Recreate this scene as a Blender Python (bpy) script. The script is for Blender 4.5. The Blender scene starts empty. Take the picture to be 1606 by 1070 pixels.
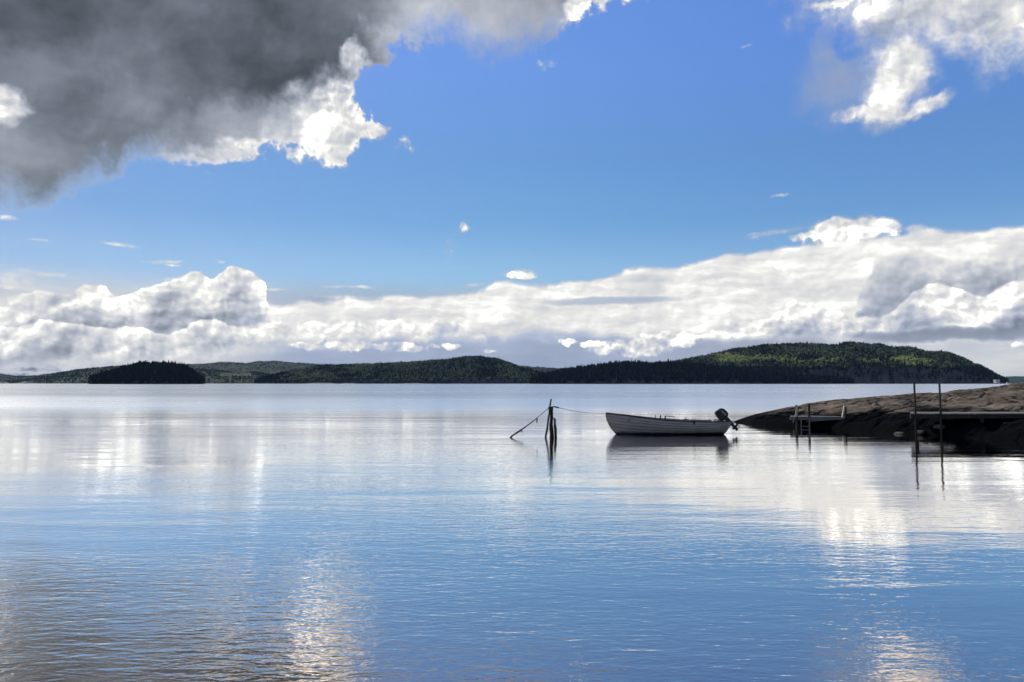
import bpy, math, random
import numpy as np
from mathutils import Vector, Matrix, noise as mnoise

scene = bpy.context.scene
COL = scene.collection
rad = math.radians

# ------------------------------------------------------------------ camera
F_PX, CX, CY, HORIZON = 1160.0, 803.0, 535.0, 601.0     # measured on the 1606 x 1070 photograph
CAM_H = 2.0
PITCH = math.atan((HORIZON - CY) / F_PX)
cam_data = bpy.data.cameras.new('camera')
cam = bpy.data.objects.new('camera', cam_data)
COL.objects.link(cam)
cam.location = (0, 0, CAM_H)
cam.rotation_euler = (rad(90) + PITCH, 0, 0)
cam_data.sensor_width = 36.0
cam_data.lens = 36.0 * F_PX / 1606.0
cam_data.clip_start = 0.1
cam_data.clip_end = 60000
scene.camera = cam

def direction(px, py):
    x, y, z = (px - CX) / F_PX, 1.0, (CY - py) / F_PX
    c, s = math.cos(PITCH), math.sin(PITCH)
    return x, y * c - z * s, y * s + z * c

def sky_point(px, py):
    """photo pixel -> (azimuth, elevation), in hundredths of the focal length"""
    x, y, z = direction(px, py)
    return math.atan2(x, y) * 11.6, math.atan2(z, math.hypot(x, y)) * 11.6

# ------------------------------------------------------------------ tiny expression builder for nodes
class X:
    def __init__(s, tree, sock): s.t, s.s = tree, sock
    def _m(s, op, *others, clamp=False):
        n = s.t.nodes.new('ShaderNodeMath'); n.operation = op; n.use_clamp = clamp
        for i, v in enumerate((s,) + others):
            if isinstance(v, X): s.t.links.new(v.s, n.inputs[i])
            else: n.inputs[i].default_value = v
        return X(s.t, n.outputs[0])
    def __add__(s, o): return s._m('ADD', o)
    __radd__ = __add__
    def __sub__(s, o): return s._m('SUBTRACT', o)
    def __rsub__(s, o): return (s * -1.0) + o
    def __mul__(s, o): return s._m('MULTIPLY', o)
    __rmul__ = __mul__
    def __truediv__(s, o): return s._m('DIVIDE', o)
    def max(s, o): return s._m('MAXIMUM', o)
    def min(s, o): return s._m('MINIMUM', o)
    def smax(s, o, k): return s._m('SMOOTH_MAX', o, k)
    def smin(s, o, k): return s._m('SMOOTH_MIN', o, k)
    def pow(s, o): return s._m('POWER', o)
    def abs(s): return s._m('ABSOLUTE')
    def clamp(s): return s._m('ADD', 0.0, clamp=True)
    def step(s, lo, hi, out0=0.0, out1=1.0, smooth=True):
        n = s.t.nodes.new('ShaderNodeMapRange')
        n.interpolation_type = 'SMOOTHSTEP' if smooth else 'LINEAR'
        n.inputs[1].default_value = lo; n.inputs[2].default_value = hi
        n.inputs[3].default_value = out0; n.inputs[4].default_value = out1
        s.t.links.new(s.s, n.inputs[0])
        return X(s.t, n.outputs[0])
    def mix(s, o, f):                      # s where f = 0, o where f = 1
        n = s.t.nodes.new('ShaderNodeMix'); n.data_type = 'FLOAT'; n.clamp_factor = True
        for i, v in ((0, f), (2, s), (3, o)):
            if isinstance(v, X): s.t.links.new(v.s, n.inputs[i])
            else: n.inputs[i].default_value = v
        return X(s.t, n.outputs[0])

def combine(t, x, y, z=0.0):
    n = t.nodes.new('ShaderNodeCombineXYZ')
    for i, v in enumerate((x, y, z)):
        if isinstance(v, X): t.links.new(v.s, n.inputs[i])
        else: n.inputs[i].default_value = v
    return X(t, n.outputs[0])

def fbm(t, vec, scale, detail=6, rough=0.55, dim='2D', dist=0.0, color=False):
    n = t.nodes.new('ShaderNodeTexNoise'); n.noise_dimensions = dim
    n.inputs['Scale'].default_value = scale; n.inputs['Detail'].default_value = detail
    n.inputs['Roughness'].default_value = rough; n.inputs['Distortion'].default_value = dist
    t.links.new(vec.s, n.inputs['Vector'])
    return X(t, n.outputs[1 if color else 0])

def voronoi(t, vec, scale, detail=3, rough=0.5, lac=2.2, feature='F1', smooth=0.6):
    n = t.nodes.new('ShaderNodeTexVoronoi'); n.voronoi_dimensions = '2D'; n.feature = feature
    n.normalize = True
    n.inputs['Scale'].default_value = scale; n.inputs['Detail'].default_value = detail
    n.inputs['Roughness'].default_value = rough; n.inputs['Lacunarity'].default_value = lac
    if feature == 'SMOOTH_F1': n.inputs['Smoothness'].default_value = smooth
    t.links.new(vec.s, n.inputs['Vector'])
    return X(t, n.outputs['Distance'])

def ramp(t, x, stops, interp='LINEAR'):
    n = t.nodes.new('ShaderNodeValToRGB'); n.color_ramp.interpolation = interp
    e = n.color_ramp.elements
    while len(e) < len(stops): e.new(0.5)
    for el, (p, c) in zip(e, stops):
        el.position = p; el.color = (*c, 1)
    t.links.new(x.s, n.inputs[0])
    return X(t, n.outputs[0])

def mixcol(t, a, b, f, mode='MIX'):
    n = t.nodes.new('ShaderNodeMix'); n.data_type = 'RGBA'; n.blend_type = mode
    n.clamp_result = False
    for i, v in ((0, f), (6, a), (7, b)):
        if isinstance(v, X): t.links.new(v.s, n.inputs[i])
        elif i == 0: n.inputs[i].default_value = v
        else: n.inputs[i].default_value = (*v, 1)
    return X(t, n.outputs[2])

def srgb(r, g, b):
    f = lambda c: c / 255 / 12.92 if c <= 10 else ((c / 255 + 0.055) / 1.055) ** 2.4
    return f(r), f(g), f(b)

# ------------------------------------------------------------------ the sky
SUN_EL, SUN_AZ = 42.0, -48.0        # degrees; azimuth from straight ahead (+Y), negative = left

def build_world():
    w = bpy.data.worlds.new('World'); scene.world = w
    w.use_nodes = True
    t = w.node_tree
    for n in list(t.nodes): t.nodes.remove(n)
    N = t.nodes.new
    tc = N('ShaderNodeTexCoord')
    sep = N('ShaderNodeSeparateXYZ'); t.links.new(tc.outputs['Generated'], sep.inputs[0])
    dx, dy, dz = (X(t, sep.outputs[i]) for i in range(3))
    az = dx._m('ARCTAN2', dy) * 11.6
    hyp = (dx * dx + dy * dy).pow(0.5)
    el = dz._m('ARCTAN2', hyp) * 11.6
    # clear blue behind everything: physical sky
    sky = N('ShaderNodeTexSky'); sky.sky_type = 'NISHITA'; sky.sun_disc = False
    sky.sun_elevation = rad(SUN_EL); sky.sun_rotation = rad(SUN_AZ)
    sky.air_density = 1.0; sky.dust_density = 0.4; sky.ozone_density = 2.5
    skyc = X(t, sky.outputs[0])
    tint = ramp(t, el.step(0, 6.5, smooth=False), SKY_TINT)
    side = ramp(t, az.step(-8.0, 8.0, smooth=False), [(0.0, (0.078, 0.071, 0.074)), (0.5, (0.1, 0.1, 0.0975)), (1.0, (0.112, 0.114, 0.120))])
    blue = mixcol(t, mixcol(t, skyc, tint, 1.0, 'MULTIPLY'), side, 1.0, 'MULTIPLY')

    # warped sky coordinates
    p0 = combine(t, az, el)
    wn = fbm(t, p0, 0.9, 5, 0.6, color=True)
    ws = N('ShaderNodeSeparateColor'); t.links.new(wn.s, ws.inputs[0])
    wx, wy = X(t, ws.outputs[0]) - 0.5, X(t, ws.outputs[1]) - 0.5
    fine = fbm(t, p0, 4.2, 6, 0.56, color=True)
    fs = N('ShaderNodeSeparateColor'); t.links.new(fine.s, fs.inputs[0])
    fx, fy = X(t, fs.outputs[0]) - 0.5, X(t, fs.outputs[1]) - 0.5

    def curve(x, pts, a0=-9.0, a1=9.0, emax=7.0):
        """elevation as a function of azimuth through photo pixels"""
        n = N('ShaderNodeFloatCurve')
        c = n.mapping.curves[0]
        n.mapping.use_clip = False
        P = [sky_point(px, py) for px, py in pts]
        P = [((a - a0) / (a1 - a0), e / emax) for a, e in P]
        P.sort()
        if P[0][0] > 0: P.insert(0, (0.0, P[0][1]))
        if P[-1][0] < 1: P.append((1.0, P[-1][1]))
        while len(c.points) < len(P): c.points.new(0.5, 0.5)
        for q, (a, e) in zip(c.points, P):
            q.location = (min(max(a, 0), 1), e); q.handle_type = 'AUTO_CLAMPED'
        n.mapping.update()
        t.links.new(((x - a0) / (a1 - a0)).clamp().s, n.inputs['Value'])
        return X(t, n.outputs[0]) * emax

    def dist(vec, px, py, rx, ry, rot=0.0):
        """0 at the centre, 1 on the ellipse (sizes in photo pixels)"""
        a, e = sky_point(px, py)
        rx, ry = rx / 100.0, ry / 100.0
        if rot:
            n = N('ShaderNodeMapping'); n.vector_type = 'TEXTURE'
            n.inputs['Location'].default_value = (a, e, 0); n.inputs['Rotation'].default_value = (0, 0, rot)
            n.inputs['Scale'].default_value = (rx, ry, 1)
            t.links.new(vec.s, n.inputs[0])
        else:
            n = N('ShaderNodeVectorMath'); n.operation = 'MULTIPLY_ADD'
            t.links.new(vec.s, n.inputs[0]); n.inputs[1].default_value = (1 / rx, 1 / ry, 0)
            n.inputs[2].default_value = (-a / rx, -e / ry, 0)
        m = N('ShaderNodeVectorMath'); m.operation = 'LENGTH'; t.links.new(n.outputs[0], m.inputs[0])
        return X(t, m.outputs['Value'])

    def blob(vec, *args):
        """1 at the centre, 0 on the ellipse, negative outside"""
        r = dist(vec, *args)
        return 1.0 - r * r

    def blobs(vec, lst, k=0.15):
        r = None
        for l in lst:
            b = dist(vec, *l)
            r = b if r is None else (r.smin(b, k) if k else r.min(b))
        return 1.0 - r * r

    # shared textures ------------------------------------------------------
    ax = az + wx * 0.32 + fx * 0.075
    ex = el + wy * 0.22 + fy * 0.075
    q = combine(t, ax, ex * 1.25)
    q2 = combine(t, ax - 0.055, ex * 1.25 + 0.075)
    B = 1.0 - voronoi(t, q, 1.75, 2.6, 0.48, 2.3, 'SMOOTH_F1', 0.16)
    B2 = 1.0 - voronoi(t, q2, 1.75, 2.6, 0.48, 2.3, 'SMOOTH_F1', 0.16)
    relief = B - B2
    N1 = fbm(t, q, 1.3, 9, 0.55)
    NS = fbm(t, q, 1.5, 2.5, 0.45)
    rag = fbm(t, combine(t, az + wx * 0.2, el), 3.2, 9, 0.68)
    streak = fbm(t, combine(t, az * 0.5, ex * 2.6), 1.6, 7, 0.6)

    V = None; A = None
    def over(v, a):
        nonlocal V, A
        if V is None: V, A = v, a
        else:
            V = V.mix(v, a); A = A + a - A * a

    # ---- grey veil low over the hills
    zone = az.step(*[sky_point(x, 560)[0] for x in (330, 520)])
    zone_r = az.step(*[sky_point(x, 560)[0] for x in (1330, 1500)])
    lowv = (0.82 - 0.13 * zone) + zone_r * 0.05 + (streak - 0.5) * 0.14
    lowv = lowv.mix(0.89 + (streak - 0.5) * 0.2, el.step(0.75, 0.25) * zone_r)
    over(lowv, el.step(1.7, 1.1) * 0.96)

    # ---- stratiform sheet of the long band
    top0 = curve(ax, [(-60, 462), (60, 462), (130, 456), (190, 468), (300, 474), (400, 474), (520, 470), (600, 465), (700, 461),
                      (750, 450), (800, 443), (870, 439), (950, 430), (1000, 420), (1080, 410), (1150, 396), (1200, 388),
                      (1280, 380), (1330, 375), (1400, 370), (1440, 360), (1500, 361), (1560, 358), (1606, 354), (1750, 335)])
    d = top0 + (B - 0.5) * 0.12 + (N1 - 0.5) * 0.24 - el
    bot0 = curve(ax, [(-60, 590), (100, 585), (200, 580), (330, 560), (430, 542), (520, 540), (640, 535), (720, 528), (860, 530),
                      (1000, 524), (1100, 530), (1300, 532), (1606, 530)])
    db = el - bot0 + (N1 - 0.5) * 0.35
    gap = blob(combine(t, az + wx * 0.3, el + wy * 0.1 + fy * 0.05), 960, 473, 120, 7).max(-1.0)
    a0 = d.step(0.0, 0.10) * db.step(-0.12, 0.14) * (1.0 - gap.step(-0.2, 0.9) * 0.75)
    v0 = 0.935 + (streak - 0.52) * 0.36 + relief * 0.25 - d.step(0.4, 2.0) * 0.03 + (NS - 0.5) * 0.12
    over(v0, a0)

    # ---- heaps: (top contour, puff size, depth until grey, bright value, grey value, bottom contour)
    def heap(pts, amp, depth, hi, lo, bottom=None, rel=1.8, soft=0.035, namp=0.12, bsoft=0.12, ba=0.3):
        d = curve(ax, pts) + (B - 0.5) * amp + (N1 - 0.5) * namp - el
        a = d.step(-0.005, soft)
        if bottom is not None:
            a = a * (el - curve(ax, bottom) + (N1 - 0.5) * ba).step(-bsoft * 0.3, bsoft)
        shade = (d + (NS - 0.5) * depth * 1.7 - (B - 0.6) * depth * 0.8).step(0.06, depth)
        v = (hi - 0.05 - shade * (hi - lo) * 0.8) + relief * rel * 0.5 + (N1 - 0.5) * 0.06
        over(v, a)

    # left heap
    heap([(-60, 490), (0, 476), (30, 466), (60, 458), (100, 462), (122, 449), (150, 449), (185, 467), (215, 458), (240, 447), (265, 440),
          (290, 431), (308, 428), (328, 442), (345, 426), (365, 419), (390, 426), (408, 440), (416, 462), (425, 500), (440, 560), (470, 640)],
         0.16, 0.62, 1.0, 0.66, [(-60, 560), (200, 560), (330, 548), (400, 528), (430, 520), (600, 520)], bsoft=0.4)
    # low heap in front of it, running on to the right
    heap([(-60, 530), (20, 520), (80, 505), (140, 520), (200, 515), (260, 528), (330, 508), (400, 512), (440, 500), (470, 508), (520, 500),
          (560, 505), (620, 498), (660, 512), (700, 508), (735, 516), (770, 545), (800, 640), (900, 640)],
         0.26, 0.42, 0.99, 0.72, [(-60, 588), (200, 580), (330, 562), (430, 545), (600, 540), (800, 540)], bsoft=0.3)
    # right: big grey towers
    heap([(1180, 640), (1290, 600), (1330, 520), (1350, 450), (1368, 418), (1392, 402), (1430, 398), (1480, 404), (1500, 412), (1540, 398),
          (1606, 402), (1700, 400)], 0.2, 0.45, 0.90, 0.72, [(1200, 540), (1450, 532), (1606, 528)], rel=1.2, soft=0.12)
    # right: white front row
    heap([(900, 640), (1040, 560), (1070, 536), (1100, 528), (1135, 512), (1170, 508), (1200, 502), (1232, 480), (1262, 469), (1290, 478),
          (1322, 492), (1345, 500), (1388, 498), (1410, 478), (1438, 456), (1470, 448), (1500, 462), (1540, 470), (1562, 455),
          (1590, 444), (1620, 440), (1700, 440)],
         0.2, 0.62, 1.0, 0.64, [(1000, 548), (1100, 534), (1300, 530), (1450, 526), (1606, 524), (1700, 524)], rel=1.9, bsoft=0.08, ba=0.2)
    # purple grey underside at the right
    ub = blob(combine(t, ax, ex), 1500, 524, 150, 11).step(-0.1, 0.8) * 0.75
    V = V.mix(0.55, ub)

    # small bright puffs low down: flat-bottomed
    pv = blobs(combine(t, az + wx * 0.3 + fx * 0.2, el + wy * 0.1 + fy * 0.14 + (B - 0.5) * 0.08), ((990, 546, 62, 15), (1040, 530, 55, 14), (955, 548, 26, 6), (890, 534, 20, 6), (930, 537, 22, 6), (480, 541, 28, 8),
                           (545, 541, 32, 9), (512, 538, 20, 7), (620, 542, 42, 9), (655, 545, 30, 6), (711, 542, 15, 7), (680, 543, 14, 4),
                           (1005, 538, 26, 13), (772, 549, 12, 3), (1600, 538, 16, 8), (60, 578, 40, 3), (10, 586, 30, 3), (1335, 362, 66, 18), (1372, 353, 34, 13), (1295, 366, 44, 10), (1312, 352, 30, 12), (812, 430, 24, 8)), 0.2)
    over(0.94 - el.step(0.62, 0.42) * 0.14 + relief * 1.4, (pv + (rag - 0.5) * 1.8).step(-0.1, 0.6))

    # ---- wisps in the blue
    pv = blobs(combine(t, az + wx * 0.10 + fx * 0.10, el + wy * 0.04 + fy * 0.07), ((253, 411, 38, 3.2, 0.09), (268, 416, 12, 1.8, 0), (183, 382, 34, 3.5, -0.08), (560, 451, 75, 3.5, -0.02), (432, 454, 30, 2.5, 0),
                           (15, 437, 34, 12, 0), (60, 429, 34, 5, -0.05), (20, 451, 40, 4, 0), (812, 429, 30, 9, 0.0), (1330, 358, 72, 21, 0.05), (1372, 350, 34, 12, 0),
                           (1220, 364, 62, 6, 0.12), (1432, 358, 22, 6, 0), (272, 436, 22, 4, 0.2), (348, 412, 8, 3, 0), (60, 377, 18, 3, 0),
                           (8, 341, 16, 5, 0), (1226, 306, 20, 3, 0.08), (1168, 73, 13, 3, 0.15), (540, 466, 60, 4, 0), (1180, 367, 26, 3, 0.1), (740, 446, 30, 4, 0.1)), 0.12)
    over(0.93 + relief * 0.8, (pv + (rag - 0.5) * 3.0).step(-0.1, 1.9) * 0.9)
    # ragged scraps
    pv = blobs(combine(t, az + fx * 0.34, el + fy * 0.30), ((700, 387, 20, 13, 0.6), (693, 392, 12, 8, 0), (728, 356, 13, 8, 0), (640, 228, 14, 10, 0), (618, 228, 30, 6, 0.05), (858, 104, 20, 9, -0.1), (870, 101, 14, 4, 0),
                           (632, 222, 8, 6, 0)), 0)
    over(0.93 + (rag - 0.5) * 0.5, (pv + (rag - 0.5) * 6.0 - 0.25).step(-0.1, 1.9) * 0.9)

    # ---- upper right cloud
    ux, uy = az + wx * 0.34 + fx * 0.20, el + wy * 0.30 + fy * 0.20
    uv = combine(t, ux, uy)
    pv = blobs(uv, ((1490, 0, 150, 62, -0.1), (1580, 18, 120, 50, 0), (1402, 22, 74, 44, 0), (1700, -20, 160, 90, 0), (1520, -80, 220, 100, 0),
                                (1412, 105, 48, 52, 0.3), (1390, 150, 42, 52, -0.5), (1370, 180, 62, 11, -0.05), (1436, 176, 44, 13, 0.25), (1465, 160, 16, 6, 0.3), (1430, 90, 32, 24, 0),
                                (1310, 4, 40, 8, 0)), 0.25)
    dens = pv + 0.12 + (rag - 0.5) * 1.4 + (N1 - 0.5) * 1.0
    over(0.935 - blob(uv, 1500, 20, 190, 26).step(0, 1) * 0.13 + (relief * 0.5 + (rag - 0.5) * 0.18) + (NS - 0.5) * 0.45 - (1.0 - dens.step(0.1, 1.1)) * 0.06, dens.step(-0.3, 1.2))
    # its thin grey shoulder
    g = blob(uv, 1318, 125, 66, 66, 0.2).smax(blob(uv, 1300, 90, 36, 46), 0.2) + (N1 - 0.5) * 1.4
    hole = blob(uv, 1332, 66, 34, 30).step(0.0, 0.7)
    ga = (g + (rag - 0.5) * 1.2).step(-0.5, 1.8) * 0.62 * (1.0 - hole) * (1.0 - dens.step(-0.25, 0.75))
    V = V.mix(0.68, ga); A = A + ga - A * ga

    # ---- the great dark cloud, upper left
    sx, sy = az + wx * 0.46 + fx * 0.28, el + wy * 0.38 + fy * 0.30
    low = curve(sx, [(-120, 330), (0, 322), (40, 332), (75, 335), (100, 312), (160, 296), (190, 288), (212, 264), (250, 256), (320, 258), (380, 247),
                     (440, 238), (480, 244), (505, 256), (540, 266), (562, 240), (600, 224), (640, 150)])
    right = az * 0.0 + sky_point(592, 150)[0]
    sv = combine(t, sx, sy)
    notch = blob(sv, 640, 150, 84, 56)
    # lower body: above `low` and left of x ~ 600
    body = (sy - low).smin((sky_point(606, 150)[0] - sx) * 0.9, 0.12)
    # upper shelf that runs on to the right
    low2 = curve(sx, [(480, 60), (540, 60), (600, 72), (660, 70), (700, 66), (735, 88), (790, 96), (830, 92), (850, 70), (880, 54), (905, 45),
                      (935, 18), (975, 8), (1010, 2), (1040, -40), (1200, -150), (1500, -300)])
    shelf = (sy - low2)
    dd = body.smax(shelf, 0.15).smin(notch.max(-3.0) * -0.9 + 0.05, 0.1) + (rag - 0.5) * 0.55 + (N1 - 0.5) * 0.22
    soft_l = sx.step(*[sky_point(x, 200)[0] for x in (190, 330)])       # sharp sunlit edge to the right, soft rain-grey edge left
    al = dd.step(-0.03, 0.13).mix(dd.step(-0.10, 0.55), (1.0 - soft_l) * 0.75)
    soft_s = blob(sv, 760, 60, 150, 60).step(0.0, 0.8)
    al = al * (1.0 - soft_s * (1.0 - dd.step(0.0, 0.6)) * 0.8)
    # brightness
    big = fbm(t, combine(t, az * 0.85 + wx * 1.0, el * 1.15 + wy * 1.0), 0.55, 5, 0.5)
    base = 0.497 + (big - 0.5) * 0.36 + (NS - 0.5) * 0.12 + (N1 - 0.5) * 0.07 + relief * 0.10
    for px, py, rx, ry, dv in ((380, 50, 330, 120, -0.10), (110, 90, 190, 130, -0.07), (20, 120, 80, 60, 0.03), (440, 150, 180, 80, -0.02), (60, 230, 230, 90, 0.05),
                               (210, 150, 90, 130, 0.06), (200, 225, 60, 50, -0.07), (60, 300, 100, 40, -0.04), (760, 30, 200, 70, 0.24), (700, 60, 90, 30, 0.08), (430, 210, 170, 45, 0.16),
                               (400, 180, 90, 40, 0.08)):
        base = base + blob(sv, px, py, rx, ry).step(0, 1) * dv
    lit = None
    for px, py, rx, ry, k in ((525, 185, 90, 75, 0.9), (552, 96, 26, 30, 0.85), (535, 235, 66, 40, 0.9), (430, 244, 130, 22, 0.6), (330, 252, 80, 12, 0.5), (6, 160, 38, 34, 0.85),
                              (905, 28, 32, 42, 0.8), (480, 205, 80, 60, 0.4), (950, 5, 60, 22, 0.5)):
        b = blob(sv, px, py, rx, ry).step(-0.1, 0.8) * k
        lit = b if lit is None else lit.max(b)
    rim = dd.step(0.45, 0.02) * soft_l * (1.0 - soft_s)
    lit = (lit * (0.85 + (NS - 0.5) * 1.0 + relief * 1.0) + rim * 0.42).clamp()
    vb = base.mix(0.985 + (NS - 0.5) * 0.2 + (rag - 0.5) * 0.1 + relief * 0.5, lit)
    over(vb, al)

    # ---- sky behind and above the viewer: unseen grey cloud, added to darken camera-facing sides
    behind = az.abs().step(9.0, 13.0).max(el.step(7.5, 10.0))
    sky3 = fbm(t, X(t, tc.outputs['Generated']), 2.2, 6, 0.55, dim='3D')
    ob = sky3.step(0.48, 0.62)
    V = V.mix(0.46 + (sky3 - 0.5) * 0.5, behind); A = A.mix(ob * 0.3 + 0.65, behind)

    # value -> colour
    Vc = V.max(0.05).min(1.12)
    lin = Vc.pow(2.2) * (1.0 + Vc.step(0.90, 1.08) * 0.22 + Vc.step(0.97, 1.04) * 0.4)
    ct = ramp(t, Vc, [(0.25, (0.88, 0.99, 1.25)), (0.45, (0.85, 1.0, 1.21)), (0.68, (0.92, 0.99, 1.15)), (0.80, (0.95, 0.99, 1.08)), (0.90, (1.0, 0.995, 0.98)), (1.0, (1.0, 0.995, 0.955))])
    cs = N('ShaderNodeVectorMath'); cs.operation = 'SCALE'
    t.links.new(ct.s, cs.inputs[0]); t.links.new(lin.s, cs.inputs['Scale'])
    veil = el.step(1.5, 0.9) * (1.0 - Vc.step(0.72, 0.86)) * az.step(-4.5, -3.2) * (1.0 - az.step(1.5, 4.0) * 0.6)
    cloud = mixcol(t, X(t, cs.outputs[0]), mixcol(t, (CLOUD_GAIN,) * 3, (0.93, 1.0, 1.18), veil), 1.0, 'MULTIPLY')
    final = mixcol(t, blue, cloud, A.clamp())
    bg = N('ShaderNodeBackground'); t.links.new(final.s, bg.inputs[0]); bg.inputs[1].default_value = 1.0
    out = N('ShaderNodeOutputWorld'); t.links.new(bg.outputs[0], out.inputs[0])
    scene.cycles.use_adaptive_sampling = True; scene.cycles.adaptive_threshold = 0.02; scene.cycles.adaptive_min_samples = 8
    w.cycles.sampling_method = 'MANUAL'; w.cycles.sample_map_resolution = 256

CLOUD_GAIN = 1.0
SUN_STRENGTH = 2.2
HAZE = 0.000022
SKY_TINT = [(0.1, (0.74, 0.88, 1.04)), (0.28, (0.77, 0.94, 1.08)), (0.38, (0.62, 0.86, 1.06)), (0.53, (0.64, 0.89, 1.14)), (0.74, (0.78, 1.02, 1.46)), (1.0, (0.86, 1.1, 1.65))]
build_world()
scene.view_settings.view_transform = 'Standard'
scene.view_settings.look = 'None'
scene.view_settings.exposure = 0.0
scene.view_settings.gamma = 1.0

# ------------------------------------------------------------------ object helpers
def tag(o, label=None, cat=None, group=None, kind=None):
    if label: o['label'] = label
    if cat: o['category'] = cat
    if group: o['group'] = group
    if kind: o['kind'] = kind
    return o

def empty(name, loc, rz=0.0):
    o = bpy.data.objects.new(name, None); COL.objects.link(o)
    o.empty_display_size = 0.2
    o.location = loc; o.rotation_euler = (0, 0, rz)
    return o

def mesh_obj(name, verts, faces, mat, parent=None, smooth=False, loc=None, rot=None, mats=None, midx=None):
    me = bpy.data.meshes.new(name)
    me.from_pydata([tuple(v) for v in verts], [], [tuple(f) for f in faces])
    for m in (mats or [mat]): me.materials.append(m)
    if midx is not None: me.polygons.foreach_set('material_index', midx)
    if smooth: me.polygons.foreach_set('use_smooth', [True] * len(me.polygons))
    me.update()
    o = bpy.data.objects.new(name, me); COL.objects.link(o)
    if parent is not None: o.parent = parent
    if loc is not None: o.location = loc
    if rot is not None: o.rotation_euler = rot
    return o

def np_mesh(name, V, F, mats, midx=None, smooth=False):
    """V (n,3) float, F (m,k) int with one k"""
    me = bpy.data.meshes.new(name)
    me.vertices.add(len(V)); me.vertices.foreach_set('co', V.astype(np.float32).ravel())
    k = F.shape[1]
    me.loops.add(F.size); me.loops.foreach_set('vertex_index', F.astype(np.int32).ravel())
    me.polygons.add(len(F)); me.polygons.foreach_set('loop_start', np.arange(0, F.size, k, dtype=np.int32))
    if midx is not None: me.polygons.foreach_set('material_index', midx.astype(np.int32))
    me.polygons.foreach_set('use_smooth', np.full(len(F), smooth))
    for m in mats: me.materials.append(m)
    me.update(calc_edges=True); me.validate()
    o = bpy.data.objects.new(name, me); COL.objects.link(o)
    return o

class MB:
    """collects simple solids into one mesh"""
    def __init__(s): s.v, s.f = [], []
    def add(s, vs, fs):
        n = len(s.v); s.v += [Vector(v) for v in vs]; s.f += [[i + n for i in f] for f in fs]
    def box(s, c, size, R=None, taper=1.0, wob=0.0, rng=None):
        hx, hy, hz = size[0] / 2, size[1] / 2, size[2] / 2
        vs = []
        for z in (-1, 1):
            k = taper if z > 0 else 1.0
            for x, y in ((-1, -1), (1, -1), (1, 1), (-1, 1)):
                p = Vector((x * hx * k, y * hy * k, z * hz))
                if rng: p += Vector([rng.uniform(-wob, wob) for _ in range(3)])
                if R: p = R @ p
                vs.append(p + Vector(c))
        s.add(vs, [(3, 2, 1, 0), (4, 5, 6, 7), (0, 1, 5, 4), (1, 2, 6, 5), (2, 3, 7, 6), (3, 0, 4, 7)])
    def bar(s, a, b, w, h):
        a, b = Vector(a), Vector(b); d = b - a
        R = d.to_track_quat('Z', 'Y').to_matrix()
        s.box((a + b) / 2, (w, h, d.length), R)
    def tube(s, pts, r, n=8, cap=True):
        pts = [Vector(p) for p in pts]
        rr = r if isinstance(r, (list, tuple)) else [r] * len(pts)
        rings = []
        up = Vector((0.02, 0.03, 1)) if abs((pts[-1] - pts[0]).normalized().z) < 0.9 else Vector((1, 0.02, 0.03))
        for i, p in enumerate(pts):
            d = (pts[min(i + 1, len(pts) - 1)] - pts[max(i - 1, 0)]).normalized()
            a = d.cross(up).normalized(); b = d.cross(a)
            rings.append([p + (a * math.cos(2 * math.pi * k / n) + b * math.sin(2 * math.pi * k / n)) * rr[i] for k in range(n)])
        vs = [v for rg in rings for v in rg]; fs = []
        for i in range(len(pts) - 1):
            for k in range(n):
                fs.append((i * n + k, i * n + (k + 1) % n, (i + 1) * n + (k + 1) % n, (i + 1) * n + k))
        if cap:
            fs.append(tuple(range(n))[::-1]); fs.append(tuple((len(pts) - 1) * n + k for k in range(n)))
        s.add(vs, fs)
    def build(s, name, mat, parent=None, smooth=False, bevel=0.0, **k):
        o = mesh_obj(name, s.v, s.f, mat, parent, smooth, **k)
        if bevel:
            m = o.modifiers.new('bevel', 'BEVEL'); m.width = bevel; m.segments = 2; m.limit_method = 'ANGLE'
        return o

def at(px, D, z):
    """world point at distance D ahead that shows in column px of the photograph"""
    return Vector(((px - CX) / F_PX * D, D, z))

# ------------------------------------------------------------------ materials
def material(name, c1, c2=None, rough=0.7, scale=3.0, detail=6, bump=0.0, bump_scale=None, spec=0.5, stretch=(1, 1, 1), metallic=0.0,
             contrast=(0.35, 0.65), coord='Object'):
    m = bpy.data.materials.new(name); m.use_nodes = True
    t = m.node_tree; b = t.nodes['Principled BSDF']
    tc = t.nodes.new('ShaderNodeTexCoord')
    mp = t.nodes.new('ShaderNodeMapping'); mp.inputs['Scale'].default_value = stretch
    t.links.new(tc.outputs[coord], mp.inputs[0])
    vec = X(t, mp.outputs[0])
    n = fbm(t, vec, scale, detail, 0.6, dim='3D')
    if c2 is None: c2 = tuple(c * 0.7 for c in c1)
    r = ramp(t, n, [(contrast[0], c1), (contrast[1], c2)])
    t.links.new(r.s, b.inputs['Base Color'])
    b.inputs['Roughness'].default_value = rough; b.inputs['Metallic'].default_value = metallic
    b.inputs['Specular IOR Level'].default_value = spec
    if bump:
        bn = t.nodes.new('ShaderNodeBump'); bn.inputs['Strength'].default_value = 1.0; bn.inputs['Distance'].default_value = bump
        nn = fbm(t, vec, bump_scale or scale * 3, 5, 0.6, dim='3D')
        t.links.new(nn.s, bn.inputs['Height']); t.links.new(bn.outputs[0], b.inputs['Normal'])
    return m

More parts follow.
